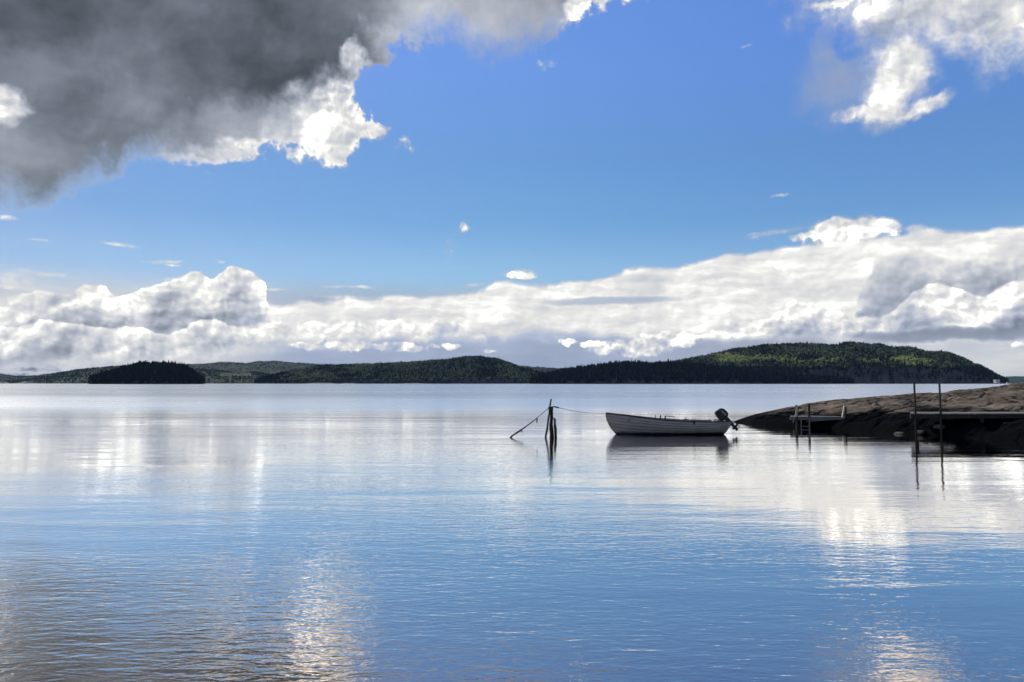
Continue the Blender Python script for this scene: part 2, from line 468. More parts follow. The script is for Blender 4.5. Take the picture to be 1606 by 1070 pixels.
M = {}
M['hull'] = material('white_hull_paint', (0.44, 0.43, 0.42), (0.31, 0.305, 0.30), 0.45, 1.6, stretch=(1, 1, 5), bump=0.002)
def waterline_dark(m, z0, z1, colour):  # base colour goes darker towards the waterline
    t = m.node_tree; b = t.nodes['Principled BSDF']
    src = b.inputs['Base Color'].links[0].from_socket
    tc = t.nodes.new('ShaderNodeTexCoord'); sp = t.nodes.new('ShaderNodeSeparateXYZ'); t.links.new(tc.outputs['Object'], sp.inputs[0])
    f = (X(t, sp.outputs[2]) + (fbm(t, X(t, tc.outputs['Object']), 3.0, 5, dim='3D') - 0.5) * 0.08).step(z1, z0)
    c = mixcol(t, X(t, src), colour, f)
    t.links.new(c.s, b.inputs['Base Color'])
waterline_dark(M['hull'], 0.03, 0.13, (0.02, 0.022, 0.03))
M['lap'] = material('painted_lap_shade', (0.2, 0.2, 0.2), (0.26, 0.26, 0.26), 0.7, 6)  # shade under each plank overlap, put into the colour
waterline_dark(M['lap'], 0.03, 0.13, (0.02, 0.022, 0.03))
M['hull_in'] = material('boat_interior_paint', (0.5, 0.5, 0.48), (0.36, 0.35, 0.32), 0.6, 4)
M['gunwale'] = material('dark_gunwale_wood', (0.03, 0.022, 0.018), (0.06, 0.04, 0.03), 0.5, 8)
M['wood_boat'] = material('varnished_wood', (0.25, 0.15, 0.08), (0.16, 0.09, 0.05), 0.45, 6, stretch=(1, 8, 8))
M['motor'] = material('black_motor_paint', (0.012, 0.012, 0.014), (0.02, 0.02, 0.024), 0.28, 5)
M['motor_trim'] = material('grey_motor_decal', (0.35, 0.36, 0.38), (0.25, 0.26, 0.28), 0.35, 5)
M['metal'] = material('galvanised_metal', (0.30, 0.31, 0.32), (0.20, 0.20, 0.21), 0.45, 12, metallic=0.7)
M['rope'] = material('wet_rope', (0.10, 0.09, 0.07), (0.05, 0.05, 0.045), 0.9, 20)
M['rope_boat'] = material('blue_grey_rope', (0.05, 0.055, 0.065), (0.03, 0.03, 0.035), 0.9, 20)
M['pole'] = material('weathered_pole_wood', (0.05, 0.04, 0.032), (0.015, 0.013, 0.012), 0.85, 3, bump=0.02, bump_scale=14, stretch=(4, 4, 0.6))
M['post'] = material('dark_creosote_wood', (0.035, 0.028, 0.024), (0.015, 0.013, 0.012), 0.8, 4, bump=0.006, stretch=(4, 4, 0.5))
M['deck'] = material('weathered_deck_boards', (0.30, 0.28, 0.25), (0.18, 0.165, 0.15), 0.8, 3, bump=0.004, stretch=(1, 6, 6))
M['pale_board'] = material('pale_sawn_board', (0.62, 0.58, 0.50), (0.46, 0.43, 0.37), 0.75, 3, stretch=(6, 6, 0.7))
M['beam'] = material('dark_dock_beam', (0.06, 0.05, 0.042), (0.03, 0.026, 0.024), 0.85, 4, bump=0.004)
M['grey_board'] = material('grey_weathered_board', (0.24, 0.24, 0.25), (0.14, 0.14, 0.15), 0.8, 4, stretch=(1, 6, 6))
M['house_white'] = material('white_house_paint', (0.75, 0.74, 0.70), (0.65, 0.64, 0.6), 0.7, 1)
M['house_cream'] = material('cream_house_paint', (0.55, 0.50, 0.40), (0.48, 0.44, 0.36), 0.7, 1)
M['house_red'] = material('falu_red_paint', (0.30, 0.07, 0.045), (0.24, 0.05, 0.035), 0.8, 1)
M['roof_tile'] = material('dark_roof', (0.10, 0.08, 0.075), (0.07, 0.06, 0.06), 0.8, 1)
M['glass_dark'] = material('dark_window_glass', (0.03, 0.035, 0.04), (0.02, 0.02, 0.025), 0.1, 1)
M['spruce'] = material('cloud_shade_spruce', (0.010, 0.019, 0.018), (0.006, 0.011, 0.012), 0.9, 0.05, spec=0.1, coord='Object')  # near-black: cloud shadow on ridge and islet put into the foliage colour
M['spruce_mid'] = material('pine_foliage', (0.040, 0.066, 0.034), (0.022, 0.038, 0.024), 0.9, 0.05, spec=0.1)
M['leaf'] = material('birch_foliage', (0.135, 0.170, 0.085), (0.075, 0.105, 0.055), 0.85, 0.04, spec=0.15)
M['leaf_bright'] = material('bright_birch_foliage', (0.34, 0.38, 0.13), (0.20, 0.25, 0.085), 0.85, 0.03, spec=0.15)
M['bark'] = material('pine_bark', (0.10, 0.065, 0.045), (0.06, 0.04, 0.03), 0.9, 2)

def terrain_material(name, ground, ground2, rock, rock2):
    m = bpy.data.materials.new(name); m.use_nodes = True
    t = m.node_tree; b = t.nodes['Principled BSDF']
    tc = t.nodes.new('ShaderNodeTexCoord'); vec = X(t, tc.outputs['Object'])
    g = ramp(t, fbm(t, vec, 0.02, 6, 0.6, dim='3D'), [(0.4, ground), (0.6, ground2)])
    mp = t.nodes.new('ShaderNodeMapping'); mp.inputs['Scale'].default_value = (1, 1, 0.25); t.links.new(vec.s, mp.inputs[0])
    r = ramp(t, fbm(t, X(t, mp.outputs[0]), 0.06, 8, 0.65, dim='3D'), [(0.38, rock), (0.62, rock2)])
    geo = t.nodes.new('ShaderNodeNewGeometry'); sp = t.nodes.new('ShaderNodeSeparateXYZ'); t.links.new(geo.outputs['True Normal'], sp.inputs[0])
    f = X(t, sp.outputs[2]).step(0.80, 0.62)
    c = mixcol(t, g, r, f)
    t.links.new(c.s, b.inputs['Base Color']); b.inputs['Roughness'].default_value = 0.9; b.inputs['Specular IOR Level'].default_value = 0.2
    return m
M['terrain'] = terrain_material('hill_ground', (0.05, 0.075, 0.03), (0.09, 0.11, 0.04), (0.13, 0.12, 0.115), (0.04, 0.042, 0.045))
M['terrain_shade'] = terrain_material('cloud_shade_ground', (0.02, 0.03, 0.02), (0.03, 0.045, 0.025), (0.12, 0.11, 0.11), (0.05, 0.05, 0.055))  # ground of the cloud-shadowed hills, shade put into its colour
M['terrain_far'] = terrain_material('far_hill_ground', (0.035, 0.055, 0.03), (0.075, 0.095, 0.04), (0.2, 0.19, 0.18), (0.1, 0.1, 0.1))

def rock_material():
    m = bpy.data.materials.new('granite'); m.use_nodes = True
    t = m.node_tree; b = t.nodes['Principled BSDF']
    tc = t.nodes.new('ShaderNodeTexCoord'); vec = X(t, tc.outputs['Object'])
    mp = t.nodes.new('ShaderNodeMapping'); mp.inputs['Scale'].default_value = (1.0, 0.45, 3.0); mp.inputs['Rotation'].default_value = (0, 0.05, 0.5)
    t.links.new(vec.s, mp.inputs[0]); sv = X(t, mp.outputs[0])
    a = ramp(t, fbm(t, sv, 0.9, 9, 0.68, dim='3D'), [(0.30, (0.045, 0.040, 0.034)), (0.44, (0.155, 0.128, 0.098)), (0.56, (0.255, 0.212, 0.165)), (0.72, (0.39, 0.34, 0.275))])
    lich = fbm(t, vec, 2.6, 8, 0.7, dim='3D')
    c = mixcol(t, a, (0.085, 0.085, 0.065), lich.step(0.53, 0.64) * 0.75)
    pink = fbm(t, vec, 0.28, 3, 0.5, dim='3D')
    c = mixcol(t, c, (0.20, 0.135, 0.105), pink.step(0.50, 0.66) * 0.4)
    wv = t.nodes.new('ShaderNodeVectorMath'); wv.operation = 'MULTIPLY_ADD'
    nz = fbm(t, vec, 0.7, 4, 0.6, dim='3D', color=True)
    t.links.new(nz.s, wv.inputs[0]); wv.inputs[1].default_value = (2.2, 2.2, 1.0); t.links.new(sv.s, wv.inputs[2])
    vo = t.nodes.new('ShaderNodeTexVoronoi'); vo.feature = 'DISTANCE_TO_EDGE'; vo.inputs['Scale'].default_value = 0.32; t.links.new(wv.outputs[0], vo.inputs['Vector'])
    crack = X(t, vo.outputs['Distance']).step(0.035, 0.004)
    c = mixcol(t, c, (0.018, 0.016, 0.014), crack * 0.8)
    grass = fbm(t, vec, 0.55, 6, 0.65, dim='3D')
    c = mixcol(t, c, (0.085, 0.10, 0.045), grass.step(0.60, 0.66) * 0.6)
    # dark algae belt above the water line, with overhang shade painted in
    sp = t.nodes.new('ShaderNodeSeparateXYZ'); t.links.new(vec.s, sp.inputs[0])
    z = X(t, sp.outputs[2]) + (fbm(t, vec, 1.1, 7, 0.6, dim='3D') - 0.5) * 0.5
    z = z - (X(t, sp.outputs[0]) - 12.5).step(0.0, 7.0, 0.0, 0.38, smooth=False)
    wet = z.step(0.62, 0.42)  # one mask for the algae and the painted overhang shade
    c = mixcol(t, c, (0.004, 0.005, 0.007), wet)  # algae belt and painted overhang shade in one near-black colour
    t.links.new(c.s, b.inputs['Base Color'])
    b.inputs['Roughness'].default_value = 0.85; b.inputs['Specular IOR Level'].default_value = 0.03
    bn = t.nodes.new('ShaderNodeBump'); bn.inputs['Distance'].default_value = 0.08
    h = fbm(t, sv, 2.2, 9, 0.65, dim='3D') - crack * 0.6
    t.links.new(h.s, bn.inputs['Height']); t.links.new(bn.outputs[0], b.inputs['Normal'])
    return m
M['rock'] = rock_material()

# ------------------------------------------------------------------ water
def water_material():
    m = bpy.data.materials.new('sea_water'); m.use_nodes = True
    t = m.node_tree; b = t.nodes['Principled BSDF']
    tc = t.nodes.new('ShaderNodeTexCoord'); vec = X(t, tc.outputs['Object'])
    sp = t.nodes.new('ShaderNodeSeparateXYZ'); t.links.new(vec.s, sp.inputs[0])
    x, y = X(t, sp.outputs[0]), X(t, sp.outputs[1])
    def wave(rot, sx, sy, scale, detail, rough=0.5, dist=0.0):
        mp = t.nodes.new('ShaderNodeMapping'); mp.inputs['Rotation'].default_value = (0, 0, rot); mp.inputs['Scale'].default_value = (sx, sy, 1)
        t.links.new(vec.s, mp.inputs[0])
        return fbm(t, X(t, mp.outputs[0]), scale, detail, rough, dist=dist)
    # where the breeze touches: more chop close in, glassy belt in the middle, ruffled far out
    gust = wave(0.1, 0.35, 1.0, 0.12, 4, 0.55)
    near = y.step(24.0, 8.0)
    patch = gust.step(0.38, 0.62)
    amp_r = WATER['ripple'] * (near * 0.34 + 0.42) * (0.35 + patch * 1.0)
    ripples = wave(-0.72, 1.0, 3.4, 2.6, 3, 0.5, 0.5) + wave(0.50, 1.1, 3.2, 3.1, 2, 0.5, 0.4) * 0.75
    fine = wave(0.2, 1.0, 2.2, 9.0, 2, 0.5)
    swell = wave(-0.08, 0.22, 1.0, 1.05, 3, 0.5, 0.3)
    long_ = wave(0.06, 0.15, 1.0, 0.22, 3, 0.5)
    h = ripples * amp_r + fine * amp_r * WATER['fine'] + swell * WATER['swell'] + long_ * WATER['long']
    bn = t.nodes.new('ShaderNodeBump'); bn.inputs['Strength'].default_value = 1.0; bn.inputs['Distance'].default_value = 1.0
    t.links.new(h.s, bn.inputs['Height']); t.links.new(bn.outputs[0], b.inputs['Normal'])
    far = (y + (gust - 0.5) * 16.0 + x * 0.03).step(33.0, 68.0)
    bands = wave(0.0, 0.12, 1.0, 0.02, 3, 0.5)
    r = WATER['rough'] + far * (WATER['far_rough'] + (bands - 0.5) * 0.12) 
    t.links.new(r.s, b.inputs['Roughness'])
    lw = t.nodes.new('ShaderNodeLayerWeight'); lw.inputs[0].default_value = 0.5
    t.links.new(bn.outputs[0], lw.inputs['Normal'])
    col = ramp(t, X(t, lw.outputs['Facing']), WATER['tint'])
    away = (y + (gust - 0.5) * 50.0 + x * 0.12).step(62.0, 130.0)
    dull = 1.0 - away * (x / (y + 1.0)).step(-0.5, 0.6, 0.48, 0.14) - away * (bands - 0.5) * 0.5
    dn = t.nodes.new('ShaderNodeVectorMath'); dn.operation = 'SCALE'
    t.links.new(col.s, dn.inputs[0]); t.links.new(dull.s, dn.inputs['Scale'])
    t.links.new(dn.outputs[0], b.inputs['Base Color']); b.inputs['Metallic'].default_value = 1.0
    return m
WATER = dict(ripple=0.0040, fine=0.50, swell=0.0080, long=0.03, rough=0.012, far_rough=0.26,
             tint=[(0.2, (0.18, 0.18, 0.18)), (0.60, (0.62, 0.495, 0.40)), (0.80, (0.86, 0.78, 0.70)), (0.93, (0.95, 0.94, 0.92)), (1.0, (1, 1, 1))])
wm = water_material()
R = 14000.0
water = mesh_obj('water', [(-R, -R, 0), (R, -R, 0), (R, R, 0), (-R, R, 0)], [(0, 1, 2, 3)], wm)
tag(water, kind='structure')

# ------------------------------------------------------------------ far hills and their woods
def interp(pts, x):
    return float(np.interp(x, [p[0] for p in pts], [p[1] for p in pts]))

rng = np.random.default_rng(11)

def vnoise(x, y, seed=0):
    """cheap vectorised value noise in [-1, 1]"""
    xi, yi = np.floor(x), np.floor(y); fx, fy = x - xi, y - yi
    fx, fy = fx * fx * (3 - 2 * fx), fy * fy * (3 - 2 * fy)
    def hsh(a, b):
        s = np.sin(a * 127.1 + b * 311.7 + seed * 74.7) * 43758.5453
        return (s - np.floor(s)) * 2 - 1
    return (hsh(xi, yi) * (1 - fx) + hsh(xi + 1, yi) * fx) * (1 - fy) + (hsh(xi, yi + 1) * (1 - fx) + hsh(xi + 1, yi + 1) * fx) * fy

def vfbm(x, y, octaves=5, seed=0, gain=0.5):
    a, s, n = 1.0, 0.0, 0.0
    for i in range(octaves):
        s = s + a * vnoise(x * 2 ** i, y * 2 ** i, seed + i); n += a; a *= gain
    return s / n

def grid_mesh(name, fn, us, vs, mats, smooth=True):
    U, Vv = np.meshgrid(us, vs)
    P = fn(U, Vv)                                   # (3, nv, nu)
    V = np.stack([p.ravel() for p in P], 1)
    nu, nv = len(us), len(vs)
    i = np.arange(nv - 1)[:, None] * nu + np.arange(nu - 1)[None, :]
    i = i.ravel()
    F = np.stack([i, i + 1, i + 1 + nu, i + nu], 1)
    return np_mesh(name, V, F, mats, smooth=smooth)

class Hill:
    def __init__(s, contour, D0, D1, tree_h, cliff=None, seed=0, power=0.8):
        s.c, s.D0, s.D1, s.th, s.seed, s.cliff, s.pw = contour, D0, D1, tree_h, seed, cliff, power
        s.x = np.array([c[0] for c in contour], float); s.y = np.array([c[1] for c in contour], float)
    def top(s, px):
        return 2.0 + (HORIZON - np.interp(px, s.x, s.y)) * s.D1 / F_PX - s.th * 0.75
    def height(s, px, u):
        H = s.top(px)
        X_, Y_ = (px - CX) / F_PX * 10, u * 3
        n = vfbm(X_ * 1.3 + s.seed, Y_ * 2.0, 5, s.seed)
        uu = np.clip(u, 0, 1)
        p = np.sin(uu * math.pi / 2) ** s.pw
        if s.cliff is not None:
            k = np.interp(px, [c[0] for c in s.cliff], [c[1] for c in s.cliff])
            rag = 0.03 + 0.015 * vfbm(X_ * 9, Y_ * 0, 4, s.seed + 5)
            st = np.clip(uu / np.maximum(rag, 0.004), 0, 1); st = st * st * (3 - 2 * st)
            p = k * (1 + 0.25 * vfbm(X_ * 5, Y_ * 0, 4, s.seed + 9)) * st + (1 - k) * p
        back = np.where(u > 1, np.cos(np.clip((u - 1) / 1.0, 0, 1) * math.pi / 2), 1.0)
        z = H * p * back * (1 + 0.14 * n * np.clip((1 - u) * 3, 0, 1) * np.clip(uu * 8, 0, 1))
        edge = np.clip((px - s.x[0]) / 25, 0, 1) * np.clip((s.x[-1] - px) / 25, 0, 1)
        return np.where(H > 0, z, H) * np.clip(edge * 4, 0, 1) - np.clip(1 - uu * 25, 0, 1) * 3.0 - (edge <= 0) * 3.0
    def pos(s, px, u):
        D = s.D0 + (s.D1 - s.D0) * u
        return (px - CX) / F_PX * D, D, s.height(px, u)
    def terrain(s, name, mat, step=2.0):
        px = np.arange(s.x[0] - 4, s.x[-1] + 5, step)
        u = np.concatenate([np.linspace(0, 0.1, 14), np.linspace(0.115, 1.0, 44), np.linspace(1.05, 2.0, 14)])
        o = grid_mesh(name, lambda a, b: s.pos(a, b), px, u, [mat])
        return tag(o, kind='structure')

# low-poly crowns, many per wood
def conifer(tiers=3, n=6):
    v, f = [], []
    for k in range(tiers):
        z0 = 0.12 + k * 0.88 / tiers * 0.82; z1 = min(1.0, z0 + 0.88 / tiers * 1.35)
        if k == tiers - 1: z1 = 1.0
        r = 0.24 * (1 - k / tiers) + 0.03
        b = len(v)
        for i in range(n):
            a = 2 * math.pi * (i + 0.5 * k) / n
            rr = r * (1.0 if i % 2 else 0.72)
            v.append((rr * math.cos(a), rr * math.sin(a), z0))
        v.append((0, 0, z1))
        for i in range(n): f.append((b + i, b + (i + 1) % n, b + n))
    return np.array(v), np.array(f)

def broadleaf(seed, n=7, rings=4):
    r_ = random.Random(seed)
    v, f = [], []
    for j in range(1, rings):
        th = math.pi * j / rings
        for i in range(n):
            a = 2 * math.pi * (i + 0.5 * (j % 2)) / n
            k = 0.40 * r_.uniform(0.72, 1.18)
            v.append((k * math.sin(th) * math.cos(a), k * math.sin(th) * math.sin(a), 0.56 - 0.44 * math.cos(th) * r_.uniform(0.85, 1.1)))
    v.append((0, 0, 0.1)); v.append((0, 0, 1.0))
    B_, T_ = len(v) - 2, len(v) - 1
    for i in range(n):
        f.append((i, (i + 1) % n, B_)[::-1])
        t0 = (rings - 2) * n
        f.append((t0 + i, t0 + (i + 1) % n, T_))
    for j in range(rings - 2):
        for i in range(n):
            a, b, c, d = j * n + i, j * n + (i + 1) % n, (j + 1) * n + (i + 1) % n, (j + 1) * n + i
            f.append((a, b, c)); f.append((a, c, d))
    return np.array(v), np.array(f)

CON = [conifer(3, 6), conifer(2, 5)]
BRO = [broadleaf(k) for k in range(4)]

def wood(name, hill, n, species, mats, label, spacing_px=(None, None), umax=1.06, hvar=0.55, clear=None, upow=1.0):
    """species(px, py, rnd) -> array: 0 spruce, 1 pine/mid, 2 leaf, 3 bright leaf, -1 none"""
    px = rng.uniform(hill.x[0], hill.x[-1], n); u = 0.012 + rng.uniform(0, 1, n) ** upow * (umax - 0.012)
    x, y, z = hill.pos(px, u)
    py = HORIZON - (z + hill.th * 0.5 - 2.0) / y * F_PX
    cl = vfbm(x * 0.012, y * 0.006, 4, 3)
    sp = species(px, py, rng.uniform(0, 1, n), cl, u)
    keep = (z > 1.0) & (sp >= 0)
    px, u, x, y, z, sp, cl = (a[keep] for a in (px, u, x, y, z, sp, cl))
    Vs, Fs, Ms = [], [], []; off = 0
    var = rng.integers(0, 4, len(x))
    for kind in range(4):
        for vk in range(4):
            sel = np.where((sp == kind) & (var == vk))[0]
            if not len(sel): continue
            tv, tf = (CON[vk % 2] if kind < 2 else BRO[vk])
            m = len(sel)
            hh = hill.th * (1 + rng.normal(0, hvar * 0.5, m)).clip(0.5, 1.7) * (1.0 if kind < 2 else 0.72)
            ww = hh * rng.uniform(0.9, 1.35, m) * (1.0 if kind < 2 else 1.15)
            a = rng.uniform(0, 6.28, m); ca, sa = np.cos(a)[:, None], np.sin(a)[:, None]
            X_ = (tv[:, 0][None] * ca - tv[:, 1][None] * sa) * ww[:, None] + x[sel][:, None]
            Y_ = (tv[:, 0][None] * sa + tv[:, 1][None] * ca) * ww[:, None] + y[sel][:, None]
            Z_ = tv[:, 2][None] * hh[:, None] + z[sel][:, None] - 0.5
            Vs.append(np.stack([X_, Y_, Z_], 2).reshape(-1, 3))
            Fs.append((tf[None] + (np.arange(m) * len(tv))[:, None, None] + off).reshape(-1, 3))
            Ms.append(np.full(m * len(tf), kind)); off += m * len(tv)
    o = np_mesh(name, np.concatenate(Vs), np.concatenate(Fs), mats, np.concatenate(Ms))
    return tag(o, label, 'forest', kind='stuff')

mats4 = [M['spruce'], M['spruce_mid'], M['leaf'], M['leaf_bright']]

h_blue = Hill([(1500, 600), (1530, 595), (1560, 591), (1590, 590), (1630, 591), (1700, 587), (1900, 585), (2000, 601)], 8200, 9400, 6, seed=3)
h_blue.terrain('hill', M['terrain_far'])
wood('distant_wood', h_blue, 3000, lambda px, py, r, c, u: np.where(r < 0.6, 1, 2), mats4, 'blue hazy wooded ridge farthest away beyond the right headland')

h_far = Hill([(-500, 601), (-400, 590), (-100, 584), (0, 586), (25, 590), (60, 589), (100, 583), (135, 579), (170, 575), (220, 573), (290, 572), (320, 571), (347, 568), (372, 569),
              (385, 570), (405, 567), (430, 567), (462, 569), (500, 572), (560, 574), (640, 573), (720, 572), (800, 574), (840, 576), (872, 578), (905, 578),
              (980, 582), (1060, 601)], 4700, 6200, 9, seed=7)
h_far.terrain('hill', M['terrain_far'])
wood('distant_wood', h_far, 22000, lambda px, py, r, c, u: np.where(c > 0.28, -1, np.where(c > 0.0, np.where(r < 0.5, 2, 1), np.where(r < 0.7, 1, 0))), mats4,
     'long low grey green wooded ridge behind the dark islet')

h_left = Hill([(-300, 592), (-60, 597), (10, 598), (50, 594), (75, 590), (95, 585), (120, 580), (150, 577), (185, 576), (240, 577), (300, 578), (340, 580), (375, 585),
               (400, 583), (430, 588), (470, 594), (520, 599), (560, 601)], 3500, 4300, 9, seed=12, cliff=[(-300, 0.1), (560, 0.1)])
h_left.terrain('hill', M['terrain'])
def sp_left(px, py, r, c, u):
    s = np.where(r < 0.5, 1, np.where(r < 0.75, 0, 2))
    s = np.where((px > 345) & (px < 395) & (py > 584) & (py < 590), -1, s)
    s = np.where((px < 60) & (u < 0.3) & (r < 0.6), -1, s)
    return np.where((c > 0.3) & (r < 0.6), -1, s)
wood('shore_wood', h_left, 15000, sp_left, mats4, 'mixed green wood on the low hills around the far left shore')

h_mid = Hill([(395, 601), (408, 594), (430, 588), (462, 581), (500, 575), (560, 572), (620, 570), (660, 567), (700, 564), (728, 560), (752, 559), (775, 562), (795, 567),
              (812, 574), (840, 582), (875, 590), (920, 597), (960, 601)], 2600, 3100, 11, seed=21, cliff=[(395, 0.12), (960, 0.12)])
h_mid.terrain('hill', M['terrain'])
def sp_mid(px, py, r, c, u):
    s = np.where(r < 0.45 + c * 1.3, 2, np.where(r < 0.80 + c * 0.6, 1, 0))
    s = np.where(r > (px - 440 + 60 * c) / 60, 0, s)
    return np.where(1 - r < (px - 790 + 60 * c) / 90, 0, s)
wood('hill_wood', h_mid, 17000, sp_mid, mats4, 'dense rounded green wood on the middle hill across the water')

h_big = Hill([(940, 601), (985, 582), (1030, 573), (1060, 568), (1100, 561), (1130, 554), (1160, 548), (1200, 544), (1260, 542), (1320, 543), (1370, 545), (1410, 548),
              (1450, 552), (1480, 556), (1500, 561), (1520, 568), (1540, 577), (1560, 587), (1578, 597), (1592, 601)], 2300, 3100, 13, seed=33,
             cliff=[(940, 0.05), (1240, 0.08), (1290, 0.30), (1400, 0.28), (1500, 0.32), (1560, 0.3), (1592, 0.2)], power=0.75)
h_big.terrain('headland', M['terrain'], step=1.5)
MEADOW = [(1125, 559, 1262, 566), (1200, 562, 1270, 570), (1262, 563, 1335, 569), (1330, 565, 1400, 570), (1355, 560, 1440, 566), (1400, 565, 1470, 573), (1160, 556, 1230, 560)]
def sp_big(px, py, r, c, u):
    s = np.where(r < 0.45 + 0.6 * c, 2, np.where(r < 0.85 + 0.5 * c, 1, 0))
    low = py > 576
    s = np.where(low, np.where(r < 0.75, 0, 1), s)
    for x0, y0, x1, y1 in MEADOW:
        inside = (px > x0) & (px < x1) & (py > y0 - 1) & (py < y1 + 1)
        edge = np.minimum(np.minimum(px - x0, x1 - px) / 14, np.minimum(py - y0 + 2, y1 + 2 - py) / 2.0)
        s = np.where((r < 0.6 * edge + 1.6 * c) & (edge > -0.6), 3, s)
        inside = edge > 0
    s = np.where(inside & (r < 0.0), -1, s)
    cliff = (px > 1265) & (py > 583) & (u < 0.09)
    return np.where(cliff & (r < 0.30 + 1.8 * c), -1, s)
wood('headland_wood', h_big, 34000, sp_big, mats4, 'green wood with sunlit light green clearings on the big right headland', upow=0.9)

h_dark = Hill([(822, 601), (835, 595), (850, 588), (872, 583), (900, 578), (930, 574), (960, 570), (985, 569), (1010, 571), (1050, 570), (1085, 571), (1110, 574), (1150, 578),
               (1200, 584), (1260, 590), (1330, 596), (1390, 601)], 1850, 2150, 12, seed=44, cliff=[(822, 0.1), (1390, 0.2)])
h_dark.terrain('hill', M['terrain_shade'])  # cloud shadow on this ridge is painted through ground and tree colours
wood('cloud_shade_wood', h_dark, 12000, lambda px, py, r, c, u: np.where(r < 0.93, 0, 1), mats4, 'spruce wood in painted blue black cloud shadow on the low ridge left of the big headland')

h_isl = Hill([(132, 601), (142, 595), (158, 588), (188, 580), (208, 573), (216, 570), (240, 570), (270, 572), (290, 575), (302, 582), (314, 591), (328, 601)], 1480, 1640, 11,
             seed=52, cliff=[(132, 0.1), (328, 0.1)])
h_isl.terrain('islet', M['terrain_shade'], step=1.0)  # islet darkened the same way, by painted cloud shadow
wood('cloud_shade_wood', h_isl, 5200, lambda px, py, r, c, u: np.where(r < 0.97, 0, 1), mats4, 'spruce wood in painted near-black cloud shadow, covering the small islet at left')

# pale skerry in front of the middle hill
def skerry(px0, px1, D, depth, hgt, seed, name='skerry'):
    px = np.linspace(px0, px1, 70); v = np.linspace(0, 1, 16)
    def fn(a, b):
        e = np.sin(np.pi * (a - px0) / (px1 - px0)) ** 0.6 * np.sin(np.pi * b) ** 0.7
        z = hgt * e * (0.75 + 0.5 * vfbm(a * 0.15, b * 3, 4, seed)) - 0.4
        Dd = D + depth * b
        return (a - CX) / F_PX * Dd, Dd, z
    return tag(grid_mesh(name, fn, px, v, [M['terrain_skerry']]), kind='structure')
M['terrain_skerry'] = material('pale_skerry_rock', (0.40, 0.37, 0.33), (0.25, 0.23, 0.21), 0.9, 0.2)
skerry(478, 530, 2480, 30, 4.5, 1); skerry(534, 560, 2520, 25, 3.0, 2)
skerry(-6, 16, 3400, 40, 12, 3); skerry(28, 52, 3380, 40, 10, 4); skerry(628, 668, 2540, 20, 2.5, 5)

# ------------------------------------------------------------------ skyline pines
def make_pine():
    r = empty('pine_tree', (0, 0, 0))
    m = MB(); m.tube([(0, 0, -1), (0.15, 0, 5), (0, 0.1, 13)], [0.35, 0.25, 0.06], 7); m.build('trunk', M['bark'], r)
    rr = random.Random(5); vs, fs = [], []
    for k in range(260):
        z = 4.5 + 9.5 * rr.random() ** 0.8
        R_ = 2.3 * (1 - (z - 4.5) / 10.5) ** 0.7 + 0.2
        a = rr.uniform(0, 6.28); d = R_ * rr.random() ** 0.5
        c = Vector((d * math.cos(a), d * math.sin(a), z)); s = rr.uniform(0.35, 0.75)
        n = Vector((rr.gauss(0, 1), rr.gauss(0, 1), rr.gauss(0.6, 0.6))).normalized()
        u_ = n.orthogonal().normalized(); v_ = n.cross(u_)
        b = len(vs); vs += [c + u_ * s, c + v_ * s * 0.7, c - u_ * s, c - v_ * s * 0.7 + n * 0.2]; fs.append((b, b + 1, b + 2, b + 3))
    mesh_obj('crown', vs, fs, M['spruce'], r)
    return r
def copy_tree(o, parent=None):
    c = o.copy(); COL.objects.link(c)
    if parent is not None: c.parent = parent
    for ch in list(o.children): copy_tree(ch, c)
    return c
pine0 = make_pine()
pines = [(h_dark, 943, 1.0, 'short pine poking from the dark ridge crest, farthest left of the skyline pines'),
         (h_dark, 967, 1.15, 'bushy pine on the highest knob of the dark spruce ridge'),
         (h_dark, 1048, 1.5, 'tallest narrow pine standing free on the dark ridge skyline'),
         (h_dark, 1030, 1.0, 'low pine just left of the tallest skyline pine'),
         (h_dark, 1059, 1.15, 'slender pine just right of the tallest skyline pine'),
         (h_dark, 1066, 1.0, 'middle pine of the three right of the tallest skyline pine'),
         (h_dark, 1073, 1.25, 'broad pine where the dark ridge meets the headland'),
         (h_big, 1129, 1.1, 'single pine on the rising left shoulder of the headland'),
         (h_big, 1159, 1.2, 'tall pine on the headland crest above the light green clearing')]
for i, (h, px, s, lab) in enumerate(pines):
    o = pine0 if i == 0 else copy_tree(pine0)
    x, y, z = h.pos(np.array([px * 1.0]), np.array([0.98]))
    o.location = (float(x[0]), float(y[0]), float(z[0]) + 1.0); o.scale = (s, s, s * 1.05); o.rotation_euler = (0, 0, i * 1.3)
    tag(o, lab, 'tree', 'pines standing out on the far skyline')

